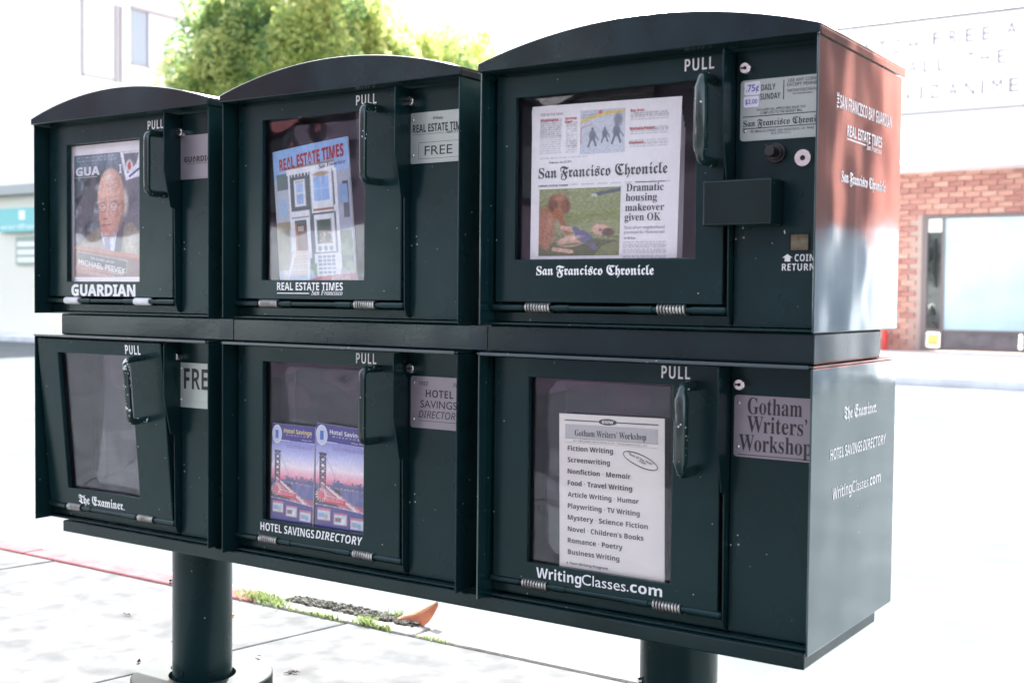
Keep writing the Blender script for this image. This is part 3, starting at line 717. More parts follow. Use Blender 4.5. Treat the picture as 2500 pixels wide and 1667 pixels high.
    md = bpy.data.meshes.new('door'); md.from_pydata([(a - hinge.x, b - hinge.y, c - hinge.z) for a, b, c in door_mb.v], [], door_mb.f)
    import bmesh
    bm = bmesh.new(); bm.from_mesh(md); bmesh.ops.recalc_face_normals(bm, faces=bm.faces); bm.to_mesh(md); bm.free()
    md.materials.append(topmat or PAINT); o = bpy.data.objects.new('door', md); COL.objects.link(o); o.parent = bx
    o.location = hinge - OFF[bx.name]; o.rotation_euler = (tilt, 0, 0); OFF[o.name] = hinge
    bv = o.modifiers.new('bevel', 'BEVEL'); bv.width = .0022; bv.segments = 3; bv.limit_method = 'ANGLE'
    D['door'] = o
    MB().box(X(win[0]) - .008, X(win[1]) + .008, yd + .0122, yd + .0145, win[2] - .008, win[3] + .008).build('window_pane', PANE, o)
    # handle
    hX = X(hx); hz1, hz0 = (.3405, .1945) if up else (-.1805, -.3255); hz1 -= htop
    fy = yd - hprot; rr = .0078; pts = [(hX - .001, yd + .001, hz1), (hX, yd - .028, hz1)]
    for k in range(1, 6):
        a = k / 6 * math.pi / 2; pts.append((hX, fy + .016 - .016 * math.sin(a), hz1 - .012 + .012 * math.cos(a)))
    pts += [(hX, fy, hz1 - .02), (hX, fy, (hz1 + hz0) / 2), (hX, fy, hz0 + .02)]
    for k in range(1, 6):
        a = k / 6 * math.pi / 2; pts.append((hX, fy + .016 - .016 * math.cos(a), hz0 + .012 - .012 * math.sin(a)))
    pts += [(hX, yd - .028, hz0), (hX - .001, yd + .001, hz0)]
    rad = [rr] * len(pts)
    if flat:
        for k in range(7, len(pts) - 7): rad[k] = rr * 1.5
    MB().tube(pts, rad, 14, flat=(1, 1) if not flat else (1, 1.15)).build('handle', handle_mat or CHIPLIT, o, smooth=True)
    # PULL
    pl = MB(); put_text(pl, 'PULL', rectmap(0, yd), X(pull[0]), X(pull[0]) + .0545, pull[1], .0205 if up else .0215, 'bold', fat=-.005, space=1.1); pl.build('pull_lettering', WHITE, o)
    # hinge rod and springs
    ry = yd + .001
    rod = MB().tube([(X(.009), ry, rodz), (X(.484), ry, rodz)], .0052, 14)
    for a, c in ((.009, .075), (.147, .175), (.30, .345), (.42, .482)): rod.tube([(X(a), ry, rodz), (X(c), ry, rodz)], RODR, 14)
    rod = rod.build('hinge_rod', PAINT, bx, smooth=True)
    for a, c in (springs[:2], springs[2:]):
        s_ = MB()
        if sleeves: s_.tube([(X(a), ry, rodz), (X(c), ry, rodz)], .0088, 16); s_.build('spring_sleeve', SLEEVE, rod, smooth=True)
        else: coil(s_, X(a), X(c), ry, rodz, 9, .0082, .0021); s_.build('spring', SPRING, rod, smooth=True)
    # lock
    lz = lockz; lx = X(lockx)
    lk = MB().cyl((lx, YP + .001, lz), 'y', .0098, -.0165, 28).cyl((lx, YP - .0155, lz), 'y', .0098, -.0012, 28, r2=.0084).build('lock', CHROME, bx, smooth=True)
    MB().box(lx - .0068, lx + .0030, YP - .0176, YP - .0170, lz - .0014, lz + .0014).cyl((lx + .0005, YP - .0169, lz), 'y', .0030, -.0005, 12).build('keyhole', DARKHOLE, lk)
    # name plate
    pz1, pz0 = (.3285, .2285) if up else (-.1925, -.2955)
    if not up and x0 > 1.3: pz0, pz1 = -.2965, -.193
    pm = MB(); n = 6; rc = .006; pxl, pxr = X(platel), X(w_ - T - .001); poly = []
    for cx_, cz_, a0 in ((pxl + rc, pz1 - rc, 90), (pxl + rc, pz0 + rc, 180)):
        for k in range(n + 1):
            a = math.radians(a0 + 90 * k / n); poly.append((cx_ + rc * math.cos(a), cz_ + rc * math.sin(a)))
    poly += [(pxr, pz0), (pxr, pz1)]
    plate = pm.prism(poly, 'y', YP - .0018, YP - .0002).build('name_plate', platem or PLATE, bx)
    rv = MB()
    for q in (pz1 - .0135, pz0 + .0165): rv.cyl((pxl + .0078, YP - .0018, q), 'y', .0030, -.0015, 12, r2=.0016)
    rv.build('rivet', CHROME, plate, smooth=True)
    rv2 = MB()
    for q in (.1, .35, .6, .85): rv2.cyl((X(win[0]) + .012, .298, win[2] + (win[3] - win[2]) * q), 'y', .003, -.004, 8)
    rv2.build('liner_bolt', CHROME, bx)
    D['plate'] = plate; D['PY'] = YP - .0018; D['X'] = X
    return D

LAB = dict(
    b1='top left newspaper box with arched lid, white GUARDIAN lettering under its window',
    b2='top middle newspaper box with arched lid, tilted house magazine in its window',
    b3='top right newspaper box with arched lid, coin mechanism and newspaper display',
    l1='bottom left empty newspaper box with its door ajar and chipped handle',
    l2='bottom middle newspaper box showing two brochures, HOTEL SAVINGS DIRECTORY lettering',
    l3='bottom right newspaper box showing a cream course list, WritingClasses.com lettering')
DARKD = mat('green_enamel_blue', (.008, .020, .022), .27, coat=.35, noise=.25, nscale=5, bump=.0002, bscale=450, rvar=.06, specks=(50, .07, CHIP), wave=.0025)
B1 = make_box(-.008, .636, True, (.082, .355, -.006, .332), LAB['b1'], lockx=.498, lockz=.336, springs=(.077, .130, .342, .395), sleeves=True, hx=.452, pull=(.3875, .3485), platel=.478, htop=.009, platem=PLATEP, topmat=None)
B2 = make_box(.671, .6457, True, (.757, 1.045 - .671 + .671 - 0, 0, 0) if False else (.0855, .3765, -.002, .3425), LAB['b2'], lockx=.495, lockz=.351, hx=.421, pull=(.3542, .3532), platel=.486, platem=PLATE)
B3 = make_box(1.3643, .648, True, (.054, .4225, .0365, .3355), LAB['b3'], lockx=.510, lockz=.3466, hx=.457, pull=(.3998, .3515), platel=.4975, outer=True, htop=.009, flat=True)
L1 = make_box(-.008, .636, False, (.090, .3625, -.519, -.179), LAB['l1'], tilt=math.radians(5), lockx=.484, lockz=-.1785, hx=.412, pull=(.3500, -.1745), platel=.482, handle_mat=CHIPPED, hprot=.05, springs=(.087, .138, .356, .410))
L2 = make_box(.671, .6457, False, (.0888, .3785, -.5245, -.179), LAB['l2'], lockx=.501, lockz=-.1770, hx=.423, pull=(.3581, -.1726), platel=.493, platem=PLATEP)
L3 = make_box(1.3643, .648, False, (.0895, .386, -.527, -.1815), LAB['l3'], lockx=.509, lockz=-.1750, hx=.430, pull=(.3644, -.1708), platel=.4955, platem=PLATEP, outer=True, flat=True)

# ---- lettering on doors
def door_text(D, items, name='lettering'):
    mb = MB(); mp = rectmap(D['X'](0), .037)
    for it in items:
        if it[0] == 'rect': put_rect(mb, mp, *it[1:])
        else: put_text(mb, it[0], mp, *it[1:5], style=it[5], fat=it[6] if len(it) > 6 else 0, shear=it[7] if len(it) > 7 else 0)
    return mb.build(name, WHITE, D['door'])
door_text(B1, [('GUARDIAN', .0995, .343, -.0405, .0275, 'bold', .028)], 'title_lettering')
door_text(B2, [('REAL ESTATE TIMES', .1316, .321, -.0237, .0165, 'bold', .005), ('rect', .1316, .226, -.0312, -.0292), ('San Francisco', .232, .320, -.0335, .0105, 'serifi')], 'title_lettering')
door_text(B3, [('San Francisco Chronicle', .1040, .3469, .0075, .0175, 'frak', .012)], 'title_lettering')
door_text(L2, [('HOTEL SAVINGS ', .0834, .2435, -.5485, .0175, 'bold', -.002), ('DIRECTORY', .2475, .3785, -.5475, .0175, 'boldi', -.002)], 'title_lettering')
door_text(L3, [('Writing', .1112, .2085, -.5530, .0190, 'bold', 0), ('Classes', .2095, .300, -.5525, .0190, 'plain', 0), ('.com', .302, .372, -.5515, .0185, 'bold', 0)], 'title_lettering')
door_text(L1, [('The Examiner.', .129, .304, -.5545, .0225, 'frak', .01)], 'title_lettering')

def plate_text(D, items, name='plate_lettering', m=None):
    mb = MB(); mp = rectmap(D['X'](0), D['PY'], off=-.0003)
    for it in items:
        if it[0] == 'rect': put_rect(mb, mp, *it[1:])
        elif it[0] == 'box':
            _, a, c, d, e, wd = it
            put_rect(mb, mp, a, c, d, d + wd); put_rect(mb, mp, a, c, e - wd, e); put_rect(mb, mp, a, a + wd, d + wd, e - wd); put_rect(mb, mp, c - wd, c, d + wd, e - wd)
        else: put_text(mb, it[0], mp, *it[1:5], style=it[5], fat=it[6] if len(it) > 6 else 0, shear=it[7] if len(it) > 7 else 0)
    return mb.build(name, m or BLACKP, D['plate'])
plate_text(B1, [('GUARDIAN', .500, .604, .2675, .0125, 'bold', .02), ('THE SAN FRANCISCO BAY', .508, .600, .2622, .0032, 'plain')])
plate_text(B2, [('REAL ESTATE TIMES', .4935, .628, .2895, .0155, 'bold', .005), ('San Francisco', .576, .640, .2835, .0075, 'serifi'), ('rect', .494, .572, .2852, .2858),
                ('box', .5086, .634, .2368, .2694, .0007), ('FREE', .524, .5925, .2440, .0178, 'plain'), ('Bi-Weekly', .545, .569, .3125, .0058, 'plain')])
plate_text(B3, [('DAILY', .5338, .5581, .3095, .0098, 'bold'), ('SUNDAY', .5322, .5670, .2945, .0098, 'bold'), ('rect', .5718, .5732, .2922, .3235),
                ('USE ANY COINS', .5800, .6290, .3195, .0052, 'plain', .008), ('EXCEPT PENNIES', .5785, .6325, .3125, .0052, 'plain', .008), ('rect', .578, .63, .3070, .3076), ('OPEN DOOR AFTER COINS DROP', .5785, .632, .3035, .0026, 'plain', .01),
                ('NO CHANGE GIVEN', .5880, .6200, .2988, .0026, 'plain', .01), ('INCLUDES ALL APPLICABLE SALES TAX', .5268, .6104, .2765, .0040, 'plain', .008), ('COMPUTED TO THE NEAREST MILL', .5326, .6050, .2710, .0040, 'plain', .008),
                ('rect', .502, .641, .2676, .2690), ('San Francisco Chronicle', .5030, .6430, .2520, .0110, 'frak', .006), ('rect', .502, .641, .2480, .2494),
                ('901 MISSION STREET. SAN FRANCISCO. CA  94103', .5161, .6245, .2415, .0040, 'plain', .006), ('415-777-1111', .552, .585, .2365, .0038, 'plain', .006)])
plate_text(L1, [('FREE', .500, .6075, -.2525, .0475, 'bold', 0), ('rect', .515, .60, -.2805, -.2803)])
plate_text(L2, [('FREE', .5142, .5383, -.2105, .0082, 'ital', .01), ('FREE', .6, .624, -.2105, .0082, 'ital', .01), ('HOTEL', .5315, .6, -.2335, .0150, 'bold', -.004),
                ('SAVINGS', .5184, .6085, -.2545, .0148, 'plain', .004), ('DIRECTORY', .5138, .6180, -.2745, .0140, 'ital', .004), ('rect', .5139, .63, -.2812, -.2803)])
plate_text(L3, [('Gotham', .5197, .6144, -.2235, .0270, 'serif', 0), ('Writers’', .5191, .6230, -.2540, .0270, 'serif', 0), ('Workshop', .5050, .6310, -.2855, .0270, 'serif', 0), ('rect', .5039, .63, -.2965 + .0035, -.2965 + .0047)])

# price stickers
for (a, c, d, e, t, nm) in ((.5045, .5325, .3035, .3255, '.75¢', 'upper'), (.5035, .5300, .2835, .3018, '$3.00', 'lower')):
    mb = MB(); q = []
    rc = .003; X = B3['X']
    for cx_, cz_, a0 in ((c - rc, e - rc, 0), (a + rc, e - rc, 90), (a + rc, d + rc, 180), (c - rc, d + rc, 270)):
        for k in range(5):
            t_ = math.radians(a0 + 90 * k / 4); q.append((X(cx_) + rc * math.cos(t_), cz_ + rc * math.sin(t_)))
    mb.prism(q, 'y', .0466, .0481, 0)
    put_text(mb, t, rectmap(X(0), .0466, off=-.0003), a + .003, c - .002, d + (.006 if nm == 'upper' else .0055), (e - d) * (.5 if nm == 'upper' else .42), 'plain', .012, m=1)
    mb.build('price_sticker', [mat('sticker_white', (.78, .78, .84), .4), BLUEP], B3['plate'])

# ---- coin mechanism of the top right box
X = B3['X']; root = B3['root']
cb = MB().box(X(.4575), X(.5765), -.008, .0492, .086, .1615).build('coin_box', mat('green_enamel_coin_box', (.0035, .016, .0155), .2, coat=0, ior=1.38, noise=.2, nscale=9, bump=.0002, bscale=300, specks=(60, .06, CHIP)), root, bevel=.004, seg=3)
kb = MB().cyl((X(.5620), .051, .2060), 'y', .0165, -.008, 28).cyl((X(.5620), .043, .2060), 'y', .0125, -.006, 28).build('coin_knob', BLACKB, root, bevel=.001, smooth=True)
MB().cyl((X(.5620), .037, .2060), 'y', .0088, -.022, 24).build('push_button', BLACKB, kb, bevel=.0015, smooth=True)
MB().cyl((X(.6075), .051, .1955), 'y', .0175, -.0025, 28).build('lock_rim', PAINT, root, smooth=True)
l2 = MB().cyl((X(.6075), .0485, .1955), 'y', .0145, -.003, 28, r2=.0135).build('lock', CHROME, root, smooth=True)
MB().cyl((X(.6075), .0455, .1955), 'y', .0042, -.0006, 16).box(X(.6040), X(.6110), .0446, .0449, .1948, .1962).build('keyhole', DARKHOLE, l2)
for zz in (.1378, .1098): MB().cyl((X(.6050), .0505, zz), 'y', .0035, -.002, 14, r2=.003).build('screw', PAINT, root, smooth=True)
cr = MB().frame(X(.5865), X(.6205), .0455, .0745, X(.5885), X(.6185), .0472, .0728, .0475, .0498)
cr = cr.build('coin_return_cup', DARKHOLE, root)
MB().box(X(.5886), X(.6184), .0490, .0496, .0473, .0727).build('cup_back', mat('tarnished_brass', (.16, .15, .10), .4, metal=.6, noise=.6, nscale=40), cr)
mb = MB(); mp = rectmap(X(0), .05)
put_text(mb, 'COIN', mp, .5960, .6290, .0292, .0112, 'bold', -.004, space=1.1); put_text(mb, 'RETURN', mp, .5745, .6300, .0142, .0112, 'bold', -.004, space=1.1)
mb.add([mp(*p) for p in ((.5750, .0350), (.5835, .0412), (.5925, .0350))], [(0, 1, 2)]); put_rect(mb, mp, .5790, .5885, .0290, .0350)
mb.add([mp(*p) for p in ((.5765, .0800), (.5785, .0795), (.5790, .0740), (.5780, .0738))], [(0, 1, 2, 3)])
mb.build('coin_return_lettering', WHITE, root)

# ---- lettering on the two end panels
XS = 1.3643 + .648
mp = sidemap(XS)
def side_line(D, parts, rects=(), name='side_lettering'):
    mb = MB()
    for p in parts: put_text(mb, p[0], mp, *p[1:5], p[5], p[6] if len(p) > 6 else 0)
    for r in rects: put_rect(mb, mp, *r)
    return mb.build(name, WHITE, D['root'])
side_line(B3, [('SAN FRANCISCO BAY GUARDIAN', .1010, .3803, .2795, .0215, 'bold')])
vs_, fs_ = text_geo('THE', 'bold', 0); h = ref_cap('bold', 0); a_, b_ = vs_[:, 0].min(), vs_[:, 0].max()
MB().add([mp(.0860 + (1 - py / h) * .011, .2765 + (px - a_) / (b_ - a_) * .0265) for px, py in vs_], fs_).build('side_lettering', WHITE, B3['root'])
side_line(B3, [('REAL ESTATE TIMES', .139, .3246, .2385, .0185, 'bold', .005)]); side_line(B3, [('San Francisco', .240, .3240, .2270, .0105, 'serifi')], [(.139, .235, .2325, .2350)])
side_line(B3, [('San Francisco Chronicle', .114, .3498, .1615, .0195, 'frak', .012)])
side_line(L3, [('The Examiner.', .1513, .3278, -.2335, .0225, 'frak', .01)])
side_line(L3, [('HOTEL SAVINGS', .0878, .2490, -.2958, .0185, 'bold'), ('DIRECTORY', .2540, .3844, -.2958, .0185, 'boldi')])
side_line(L3, [('Writing', .1012, .197, -.3625, .0195, 'bold'), ('Classes', .198, .287, -.3625, .0195, 'plain'), ('.com', .289, .3589, -.3625, .0190, 'bold', .012)])

# ---- clear display holders behind three windows
for D, (a, c, d, e), lab in ((L1, (.135, .335, -.51, -.185), 'empty clear plastic display holder behind the bottom left window'), (L2, (.105, .365, -.515, -.19), 'clear plastic holder behind the two brochures'),
                        (L3, (.105, .362, -.513, -.188), 'clear plastic holder behind the cream course list'), (B2, (.105, .365, .005, .332), 'clear plastic holder behind the house magazine')):
    X = D['X']; k = .025
    q = [(X(a), d + k), (X(a + k), d), (X(c), d), (X(c), e), (X(a + k), e), (X(a), e - k)]
    o = MB().prism(q, 'y', .0750, .0765).box(X(a + .045), X(a + .048), .0700, .0750, d + .01, e - .01).build('display_holder', HOLDER); props(o, lab, 'display holder', 'clear holders behind the windows')

# ================================================================== PAPERS
def P3(D, bx, z, y): return (D['X'](bx), y, z)
def sheet(parent, name, bl, br, tr, tl, m, th=.0006, n=10, bow=0):
    f = quadmap(bl, br, tr, tl, off=0, bow=bow); mb = MB(); vs = []
    for e in (0, th):
        vs += [f(i / n, j, e) for j in (0, 1) for i in range(n + 1)]
    q = n + 1; fs = []
    for i in range(n): fs += [(i, i + 1, q + i + 1, q + i), (2 * q + i + 1, 2 * q + i, 3 * q + i, 3 * q + i + 1), (i + 1, i, 2 * q + i, 2 * q + i + 1), (q + i, q + i + 1, 3 * q + i + 1, 3 * q + i)]
    fs += [(0, q, 3 * q, 2 * q), (n, 2 * q + n, 3 * q + n, q + n)]
    mb.add(vs, fs); return mb.build(name, m, parent)

# 1. tabloid with a portrait cover
D = B1; yy = .054
np1 = thing('tabloid_newspaper', P3(D, .21, -.01, yy), 'tabloid with portrait of a balding man in glasses in the top left window', 'newspaper')
C4 = (P3(D, .076, -.016, yy), P3(D, .356, -.016, yy), P3(D, .356, .330, yy), P3(D, .076, .330, yy))
sheet(np1, 'paper', *C4, GLOSSP); mp = quadmap(*C4)
c = Cv(170, 230, (.30, .33, .36))
c.mix(.9 * np.clip(c.noise(26, 1) * 1.8 - .8, 0, 1) * (c.U < .5), (.62, .68, .74)); c.mix(.7 * (c.U < .45) * (c.noise(11, 2) < .45), (.12, .15, .17))
c.mix(np.clip((c.U - .45) / .2, 0, 1) * .85, (.40, .40, .44)); c.mix(np.clip((c.V - .80) / .12, 0, 1) * .75, (.46, .53, .60))
mb0 = None
# jacket, shirt, tie
c.poly([(0, .16), (.10, .28), (.26, .37), (.44, .42), (.60, .22), (.70, .40), (.86, .44), (1, .34), (1, .1), (0, .1)], (.55, .52, .45))
c.mix((c.noise(46, 5) - .4) * .5 * (c.V < .46), (.34, .32, .28)); c.ell(.86, .26, .16, .14, (.66, .64, .58), .9)
c.poly([(.40, .36), (.50, .19), (.60, .19), (.68, .40)], (.74, .79, .86)); c.poly([(.45, .31), (.49, .18), (.55, .18), (.54, .33)], (.44, .42, .56)); c.poly([(.60, .18), (.64, .34), (.70, .45), (.76, .44), (.70, .18)], (.25, .26, .29))
c.poly([(.62, .34), (.70, .46), (.74, .58), (.62, .50)], (.62, .44, .36))
# head: skull, jowls, ear, side hair
c.ell(.755, .60, .075, .135, (.74, .73, .70), .5); c.ell(.555, .64, .205, .245, (.86, .69, .60), .08); c.ell(.535, .50, .165, .165, (.80, .60, .51), .12); c.ell(.50, .385, .105, .06, (.80, .59, .50), .3)
c.ell(.735, .565, .035, .055, (.78, .56, .48), .3); c.ell(.737, .565, .018, .035, (.62, .42, .36), .5)
c.ell(.52, .80, .15, .075, (.95, .85, .77), 1.0); c.ell(.44, .70, .10, .06, (.92, .78, .69), 1.0)
hm = np.clip((1 - np.hypot((c.U - .56) / .21, (c.V - .60) / .30)) / .1, 0, 1)
c.mix(hm * np.clip((c.U - .52) / .24, 0, 1) * .55, (.60, .42, .35)); c.mix(hm * np.clip((.47 - c.V) / .12, 0, 1) * .30, (.62, .40, .34)); c.mix(hm * (c.noise(36, 8) - .35) * .35, (.72, .47, .40))
for yy_ in (.725, .75, .775): c.line(.42, yy_, .66, yy_ + .006, .0022, (.76, .57, .49), .7)
c.ell(.425, .600, .06, .030, (.66, .46, .40), .9); c.ell(.61, .605, .065, .032, (.66, .46, .40), .9)
for ex in (.43, .60):
    c.ell(ex, .565, .066, .042, (.36, .32, .31), .12); c.ell(ex, .565, .059, .0365, (.86, .71, .64), .1); c.ell(ex, .575, .040, .014, (.70, .50, .45), .5); c.ell(ex - .004, .573, .026, .0085, (.85, .82, .80), .3); c.ell(ex - .004, .573, .010, .008, (.25, .25, .30), .3); c.line(ex - .04, .552, ex + .035, .549, .003, (.66, .46, .40))
c.line(.49, .572, .535, .572, .004, (.36, .3, .3)); c.line(.665, .575, .735, .60, .004, (.42, .38, .36))
c.line(.365, .612, .46, .618, .006, (.80, .74, .69), .8); c.line(.55, .622, .67, .632, .006, (.80, .74, .69), .8)
c.line(.52, .60, .485, .50, .009, (.92, .74, .65), .8); c.ell(.478, .487, .042, .024, (.84, .59, .51), .5); c.line(.45, .472, .515, .470, .005, (.56, .34, .30)); c.line(.535, .56, .535, .49, .006, (.70, .49, .42), .7)
c.line(.425, .50, .40, .43, .005, (.68, .46, .40), .8); c.line(.555, .50, .60, .42, .005, (.66, .44, .38), .8)
c.line(.42, .418, .55, .424, .0055, (.52, .29, .27)); c.ell(.485, .405, .05, .009, (.74, .48, .44), .5); c.line(.44, .375, .53, .375, .004, (.66, .45, .39), .8); c.ell(.49, .345, .05, .018, (.88, .66, .57), .9)
c.line(.44, .33, .62, .33, .006, (.62, .42, .36), .6)
c.poly([(0, .0), (0, .255), (1, .165), (1, .0)], (.50, .25, .20)); c.poly([(0, .235), (0, .262), (1, .172), (1, .14)], (.68, .40, .30)); c.poly([(.55, 0), (1, .0), (1, .12), (.6, .14)], (.42, .29, .27))
c.poly([(.04, .125), (.045, .215), (.80, .130), (.79, .030)], (.72, .72, .72)); c.poly([(.047, .132), (.052, .207), (.793, .124), (.783, .038)], (.16, .17, .18))
for i in range(5): c.line(.04, .108 - i * .016, .62 + .12 * (i < 3), .045 - i * .014, .0035, (.85, .74, .70), .8)
c.poly([(.69, 1), (.78, .77), (1, .80), (1, 1)], (.92, .93, .96)); c.poly([(.74, .985), (.80, .82), (.93, .90), (.97, .985)], (.46, .48, .52)); c.ell(.83, .885, .055, .055, (.90, .90, .92), .2); c.ell(.83, .885, .03, .04, (.80, .35, .35), .4); c.line(.83, .80, 1, .87, .008, (.15, .2, .5))
c.lines(.04, .64, .94, .99, 3, (.80, .85, .90), 4, .6)
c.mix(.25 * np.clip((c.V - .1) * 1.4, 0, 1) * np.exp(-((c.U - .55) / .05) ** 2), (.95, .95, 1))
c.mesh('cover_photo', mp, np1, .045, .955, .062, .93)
mb = MB(); mq = quadmap(*C4, off=-.0010); put_text(mb, 'GUA', mq, .07, .405, .785, .060, 'bold', .028); put_text(mb, 'I', mq, .665, .70, .785, .060, 'bold', .028); put_rect(mb, mq, .06, .37, .770, .773)
mb.build('masthead', mat('masthead_white', (.75, .78, .82), .4), np1)
mb = MB(); mpo = quadmap(*C4, off=-.0012); put_text(mb, 'MICHAEL PEEVEY', mpo, .105, .745, .152, .040, 'plain', .006, rise=-.071); put_text(mb, 'THE SECRET LIFE OF', mpo, .27, .60, .190, .016, 'plain', .004, rise=-.036)
mb.build('cover_lettering', WHITE, np1)

# 2. house magazine, leaning
D = B2; yy = .056
np2 = thing('house_magazine', P3(D, .22, 0, yy), 'tilted magazine with a white Victorian house cover in the top middle window', 'magazine')
C4 = (P3(D, .122, -.010, yy), P3(D, .3425, -.006, yy), P3(D, .3140, .2960, yy), P3(D, .0975, .2750, yy))
sheet(np2, 'paper', *C4, GLOSSP, th=.003, bow=.004); mp = quadmap(*C4, bow=.004)
c = Cv(190, 260, (.55, .72, .92), gn=.35); wht = (.93, .94, .95); gr = (.34, .38, .40)
c.mix((1 - c.V) * .4, (.75, .85, .95))
c.rect(.0, .22, .06, .78, (.72, .74, .78)); c.rect(.04, .20, .70, .82, (.35, .42, .42)); c.rect(0, .2, .40, .46, (.62, .58, .45)); c.rect(.05, .16, .5, .64, (.62, .74, .86)); c.rect(.0, .18, .10, .40, (.55, .56, .45))
c.rect(.80, 1, .05, .78, (.62, .66, .72)); c.rect(.90, .97, .45, .70, (.22, .26, .30)); c.rect(.84, .98, .08, .36, (.40, .46, .38)); c.rect(.86, .96, .55, .68, (.50, .64, .8))
c.poly([(.20, .10), (.20, .84), (.80, .84), (.84, .10)], gr)
for i in range(34): c.rect(.2, .84, .1 + i * .022, .1 + i * .022 + .005, (.26, .30, .32), .7)
c.rect(.18, .82, .80, .845, wht); c.rect(.18, .82, .845, .86, (.55, .5, .45)); 
for i in range(14): c.rect(.2 + i * .045, .215 + i * .045, .78, .80, wht)
c.rect(.20, .225, .10, .80, wht); c.rect(.80, .84, .10, .80, wht)
c.rect(.28, .43, .56, .76, wht); c.rect(.31, .40, .58, .73, (.62, .76, .93)); c.rect(.305, .405, .655, .665, wht)
c.rect(.50, .78, .54, .80, wht); c.rect(.54, .74, .585, .76, (.60, .75, .95)); c.ell(.64, .775, .12, .02, (.70, .62, .52), .3)
c.rect(.50, .80, .50, .545, wht); c.rect(.52, .78, .515, .53, (.62, .42, .30)); 
for i in range(9): c.rect(.52 + i * .03, .53 + i * .03, .485, .505, (.3, .3, .3))
c.rect(.20, .48, .46, .53, wht); c.rect(.22, .46, .475, .49, (.6, .62, .62)); c.rect(.22, .26, .18, .47, wht); c.rect(.42, .47, .18, .47, wht); c.rect(.28, .41, .20, .43, (.42, .26, .22)); c.rect(.30, .38, .38, .42, (.72, .70, .62)); c.rect(.26, .29, .2, .44, (.72, .50, .30), .8)
c.rect(.52, .78, .22, .49, wht); c.rect(.56, .73, .28, .45, (.28, .36, .30)); c.mix((c.noise(50, 3) > .72) * (c.U > .56) * (c.U < .73) * (c.V > .28) * (c.V < .36), (.85, .55, .4))
for i in range(12): c.rect(.545, .56, .28 + i * .015, .287 + i * .015, (.35, .35, .36)); c.rect(.73, .745, .28 + i * .015, .287 + i * .015, (.35, .35, .36))
for k in range(3): c.ell(.58 + k * .07, .245, .028, .022, (.5, .55, .6), .3)
c.rect(.50, .82, .05, .21, wht)
for i in range(4):
    for j in range(5): c.rect(.55 + i * .055, .595 + i * .055, .065 + j * .028, .083 + j * .028, (.45, .52, .58))
for i in range(13): c.poly([(.18 - i * .004, .055 + i * .014), (.44, .055 + i * .014), (.44, .062 + i * .014), (.18 - i * .004, .062 + i * .014)], (.70, .62, .56)); c.rect(.18, .44, .062 + i * .014, .069 + i * .014, (.92, .88, .82))
c.line(.12, .03, .24, .24, .016, wht); c.line(.40, .03, .44, .24, .014, wht); c.rect(.06, .12, .0, .10, (.9, .9, .88)); c.mix((c.noise(30, 6) > .5) * (c.V < .14) * (c.U > .44) * (c.U < .52), (.35, .5, .3)); c.mix((c.noise(24, 7) > .5) * (c.V < .3) * (c.U > .84), (.5, .6, .45))
c.poly([(.1, 0), (1, .0), (1, .065), (.52, .045), (.3, .0)], (.72, .12, .14))
c.rect(.30, .41, .735, .75, (.70, .70, .68)); c.rect(.33, .335, .58, .73, (.8, .84, .9)); c.rect(.37, .375, .58, .73, (.8, .84, .9)); c.rect(.63, .635, .585, .76, (.85, .88, .92)); c.rect(.54, .74, .67, .675, (.85, .88, .92))
c.line(.47, .10, .47, .55, .004, (.25, .28, .3)); c.line(.50, .54, .50, .80, .005, (.62, .64, .66)); c.line(.78, .22, .78, .80, .005, (.62, .64, .66)); c.line(.43, .56, .43, .76, .004, (.6, .6, .62))
c.mix((c.noise(16, 21) - .3) * .2, (.50, .54, .58))
c.mix(np.clip(.42 - c.V, 0, 1) * 1.5 * (c.noise(5, 23) * .5 + .6), (.90, .94, .96)); c.mix(.12, (.5, .55, .6))  # pale wash paints glare over the lower part of the cover
c.mesh('cover_photo', mp, np2)
mb = MB(); mpo = quadmap(*C4, off=-.0010, bow=.004); put_text(mb, 'REAL ESTATE TIMES', mpo, .09, .945, .845, .088, 'bold', .02, rise=.028); mb.build('masthead', mat('masthead_red', s2l((.62, .14, .18)), .4), np2)
mb = MB(); put_text(mb, 'San Francisco', mpo, .62, .955, .812, .030, 'serifi', rise=.010); mb.build('masthead_subtitle', mat('subtitle_blue', s2l((.2, .25, .45)), .4), np2)
mb = MB(); put_text(mb, 'HOMESLAND', mpo, .70, .93, .018, .026, 'serif', rise=.004); mb.build('cover_lettering', WHITE, np2)

# 3. broadsheet with coin box
D = B3; yy = .060
np3 = thing('broadsheet_newspaper', P3(D, .22, .02, yy), 'thick folded broadsheet with blackletter masthead in the top right window', 'newspaper')
for k in range(5, 0, -1):
    sheet(np3, 'page', P3(D, .080 + .001 * k, .018 + .0006 * k, yy + .0035 * k), P3(D, .3770 + .0006 * k, .018, yy + .0035 * k), P3(D, .3815 + .0002 * k, .3140 - .010 * k, yy + .0035 * k), P3(D, .0735 - .0012 * k, .320 - .005 * k, yy + .0035 * k), PAPER, bow=.001)
C4 = (P3(D, .0748, .0175, yy), P3(D, .3785, .0175, yy), P3(D, .3845, .3150, yy), P3(D, .0765, .3205, yy))
sheet(np3, 'page', *C4, PAPER, bow=.002); mp = quadmap(*C4, bow=.002)
pg = Cv(210, 230, (.95, .95, .95), gn=.12); tx = (.42, .42, .44)
L_ = pg.lines
L_(.06, .215, .705, .925, 17, tx, 1, .55); L_(.245, .325, .705, .895, 15, tx, 2, .55); L_(.68, .92, .875, .925, 4, tx, 3, .55); L_(.68, .92, .795, .84, 4, tx, 4, .55); L_(.68, .92, .72, .765, 4, tx, 5, .55)
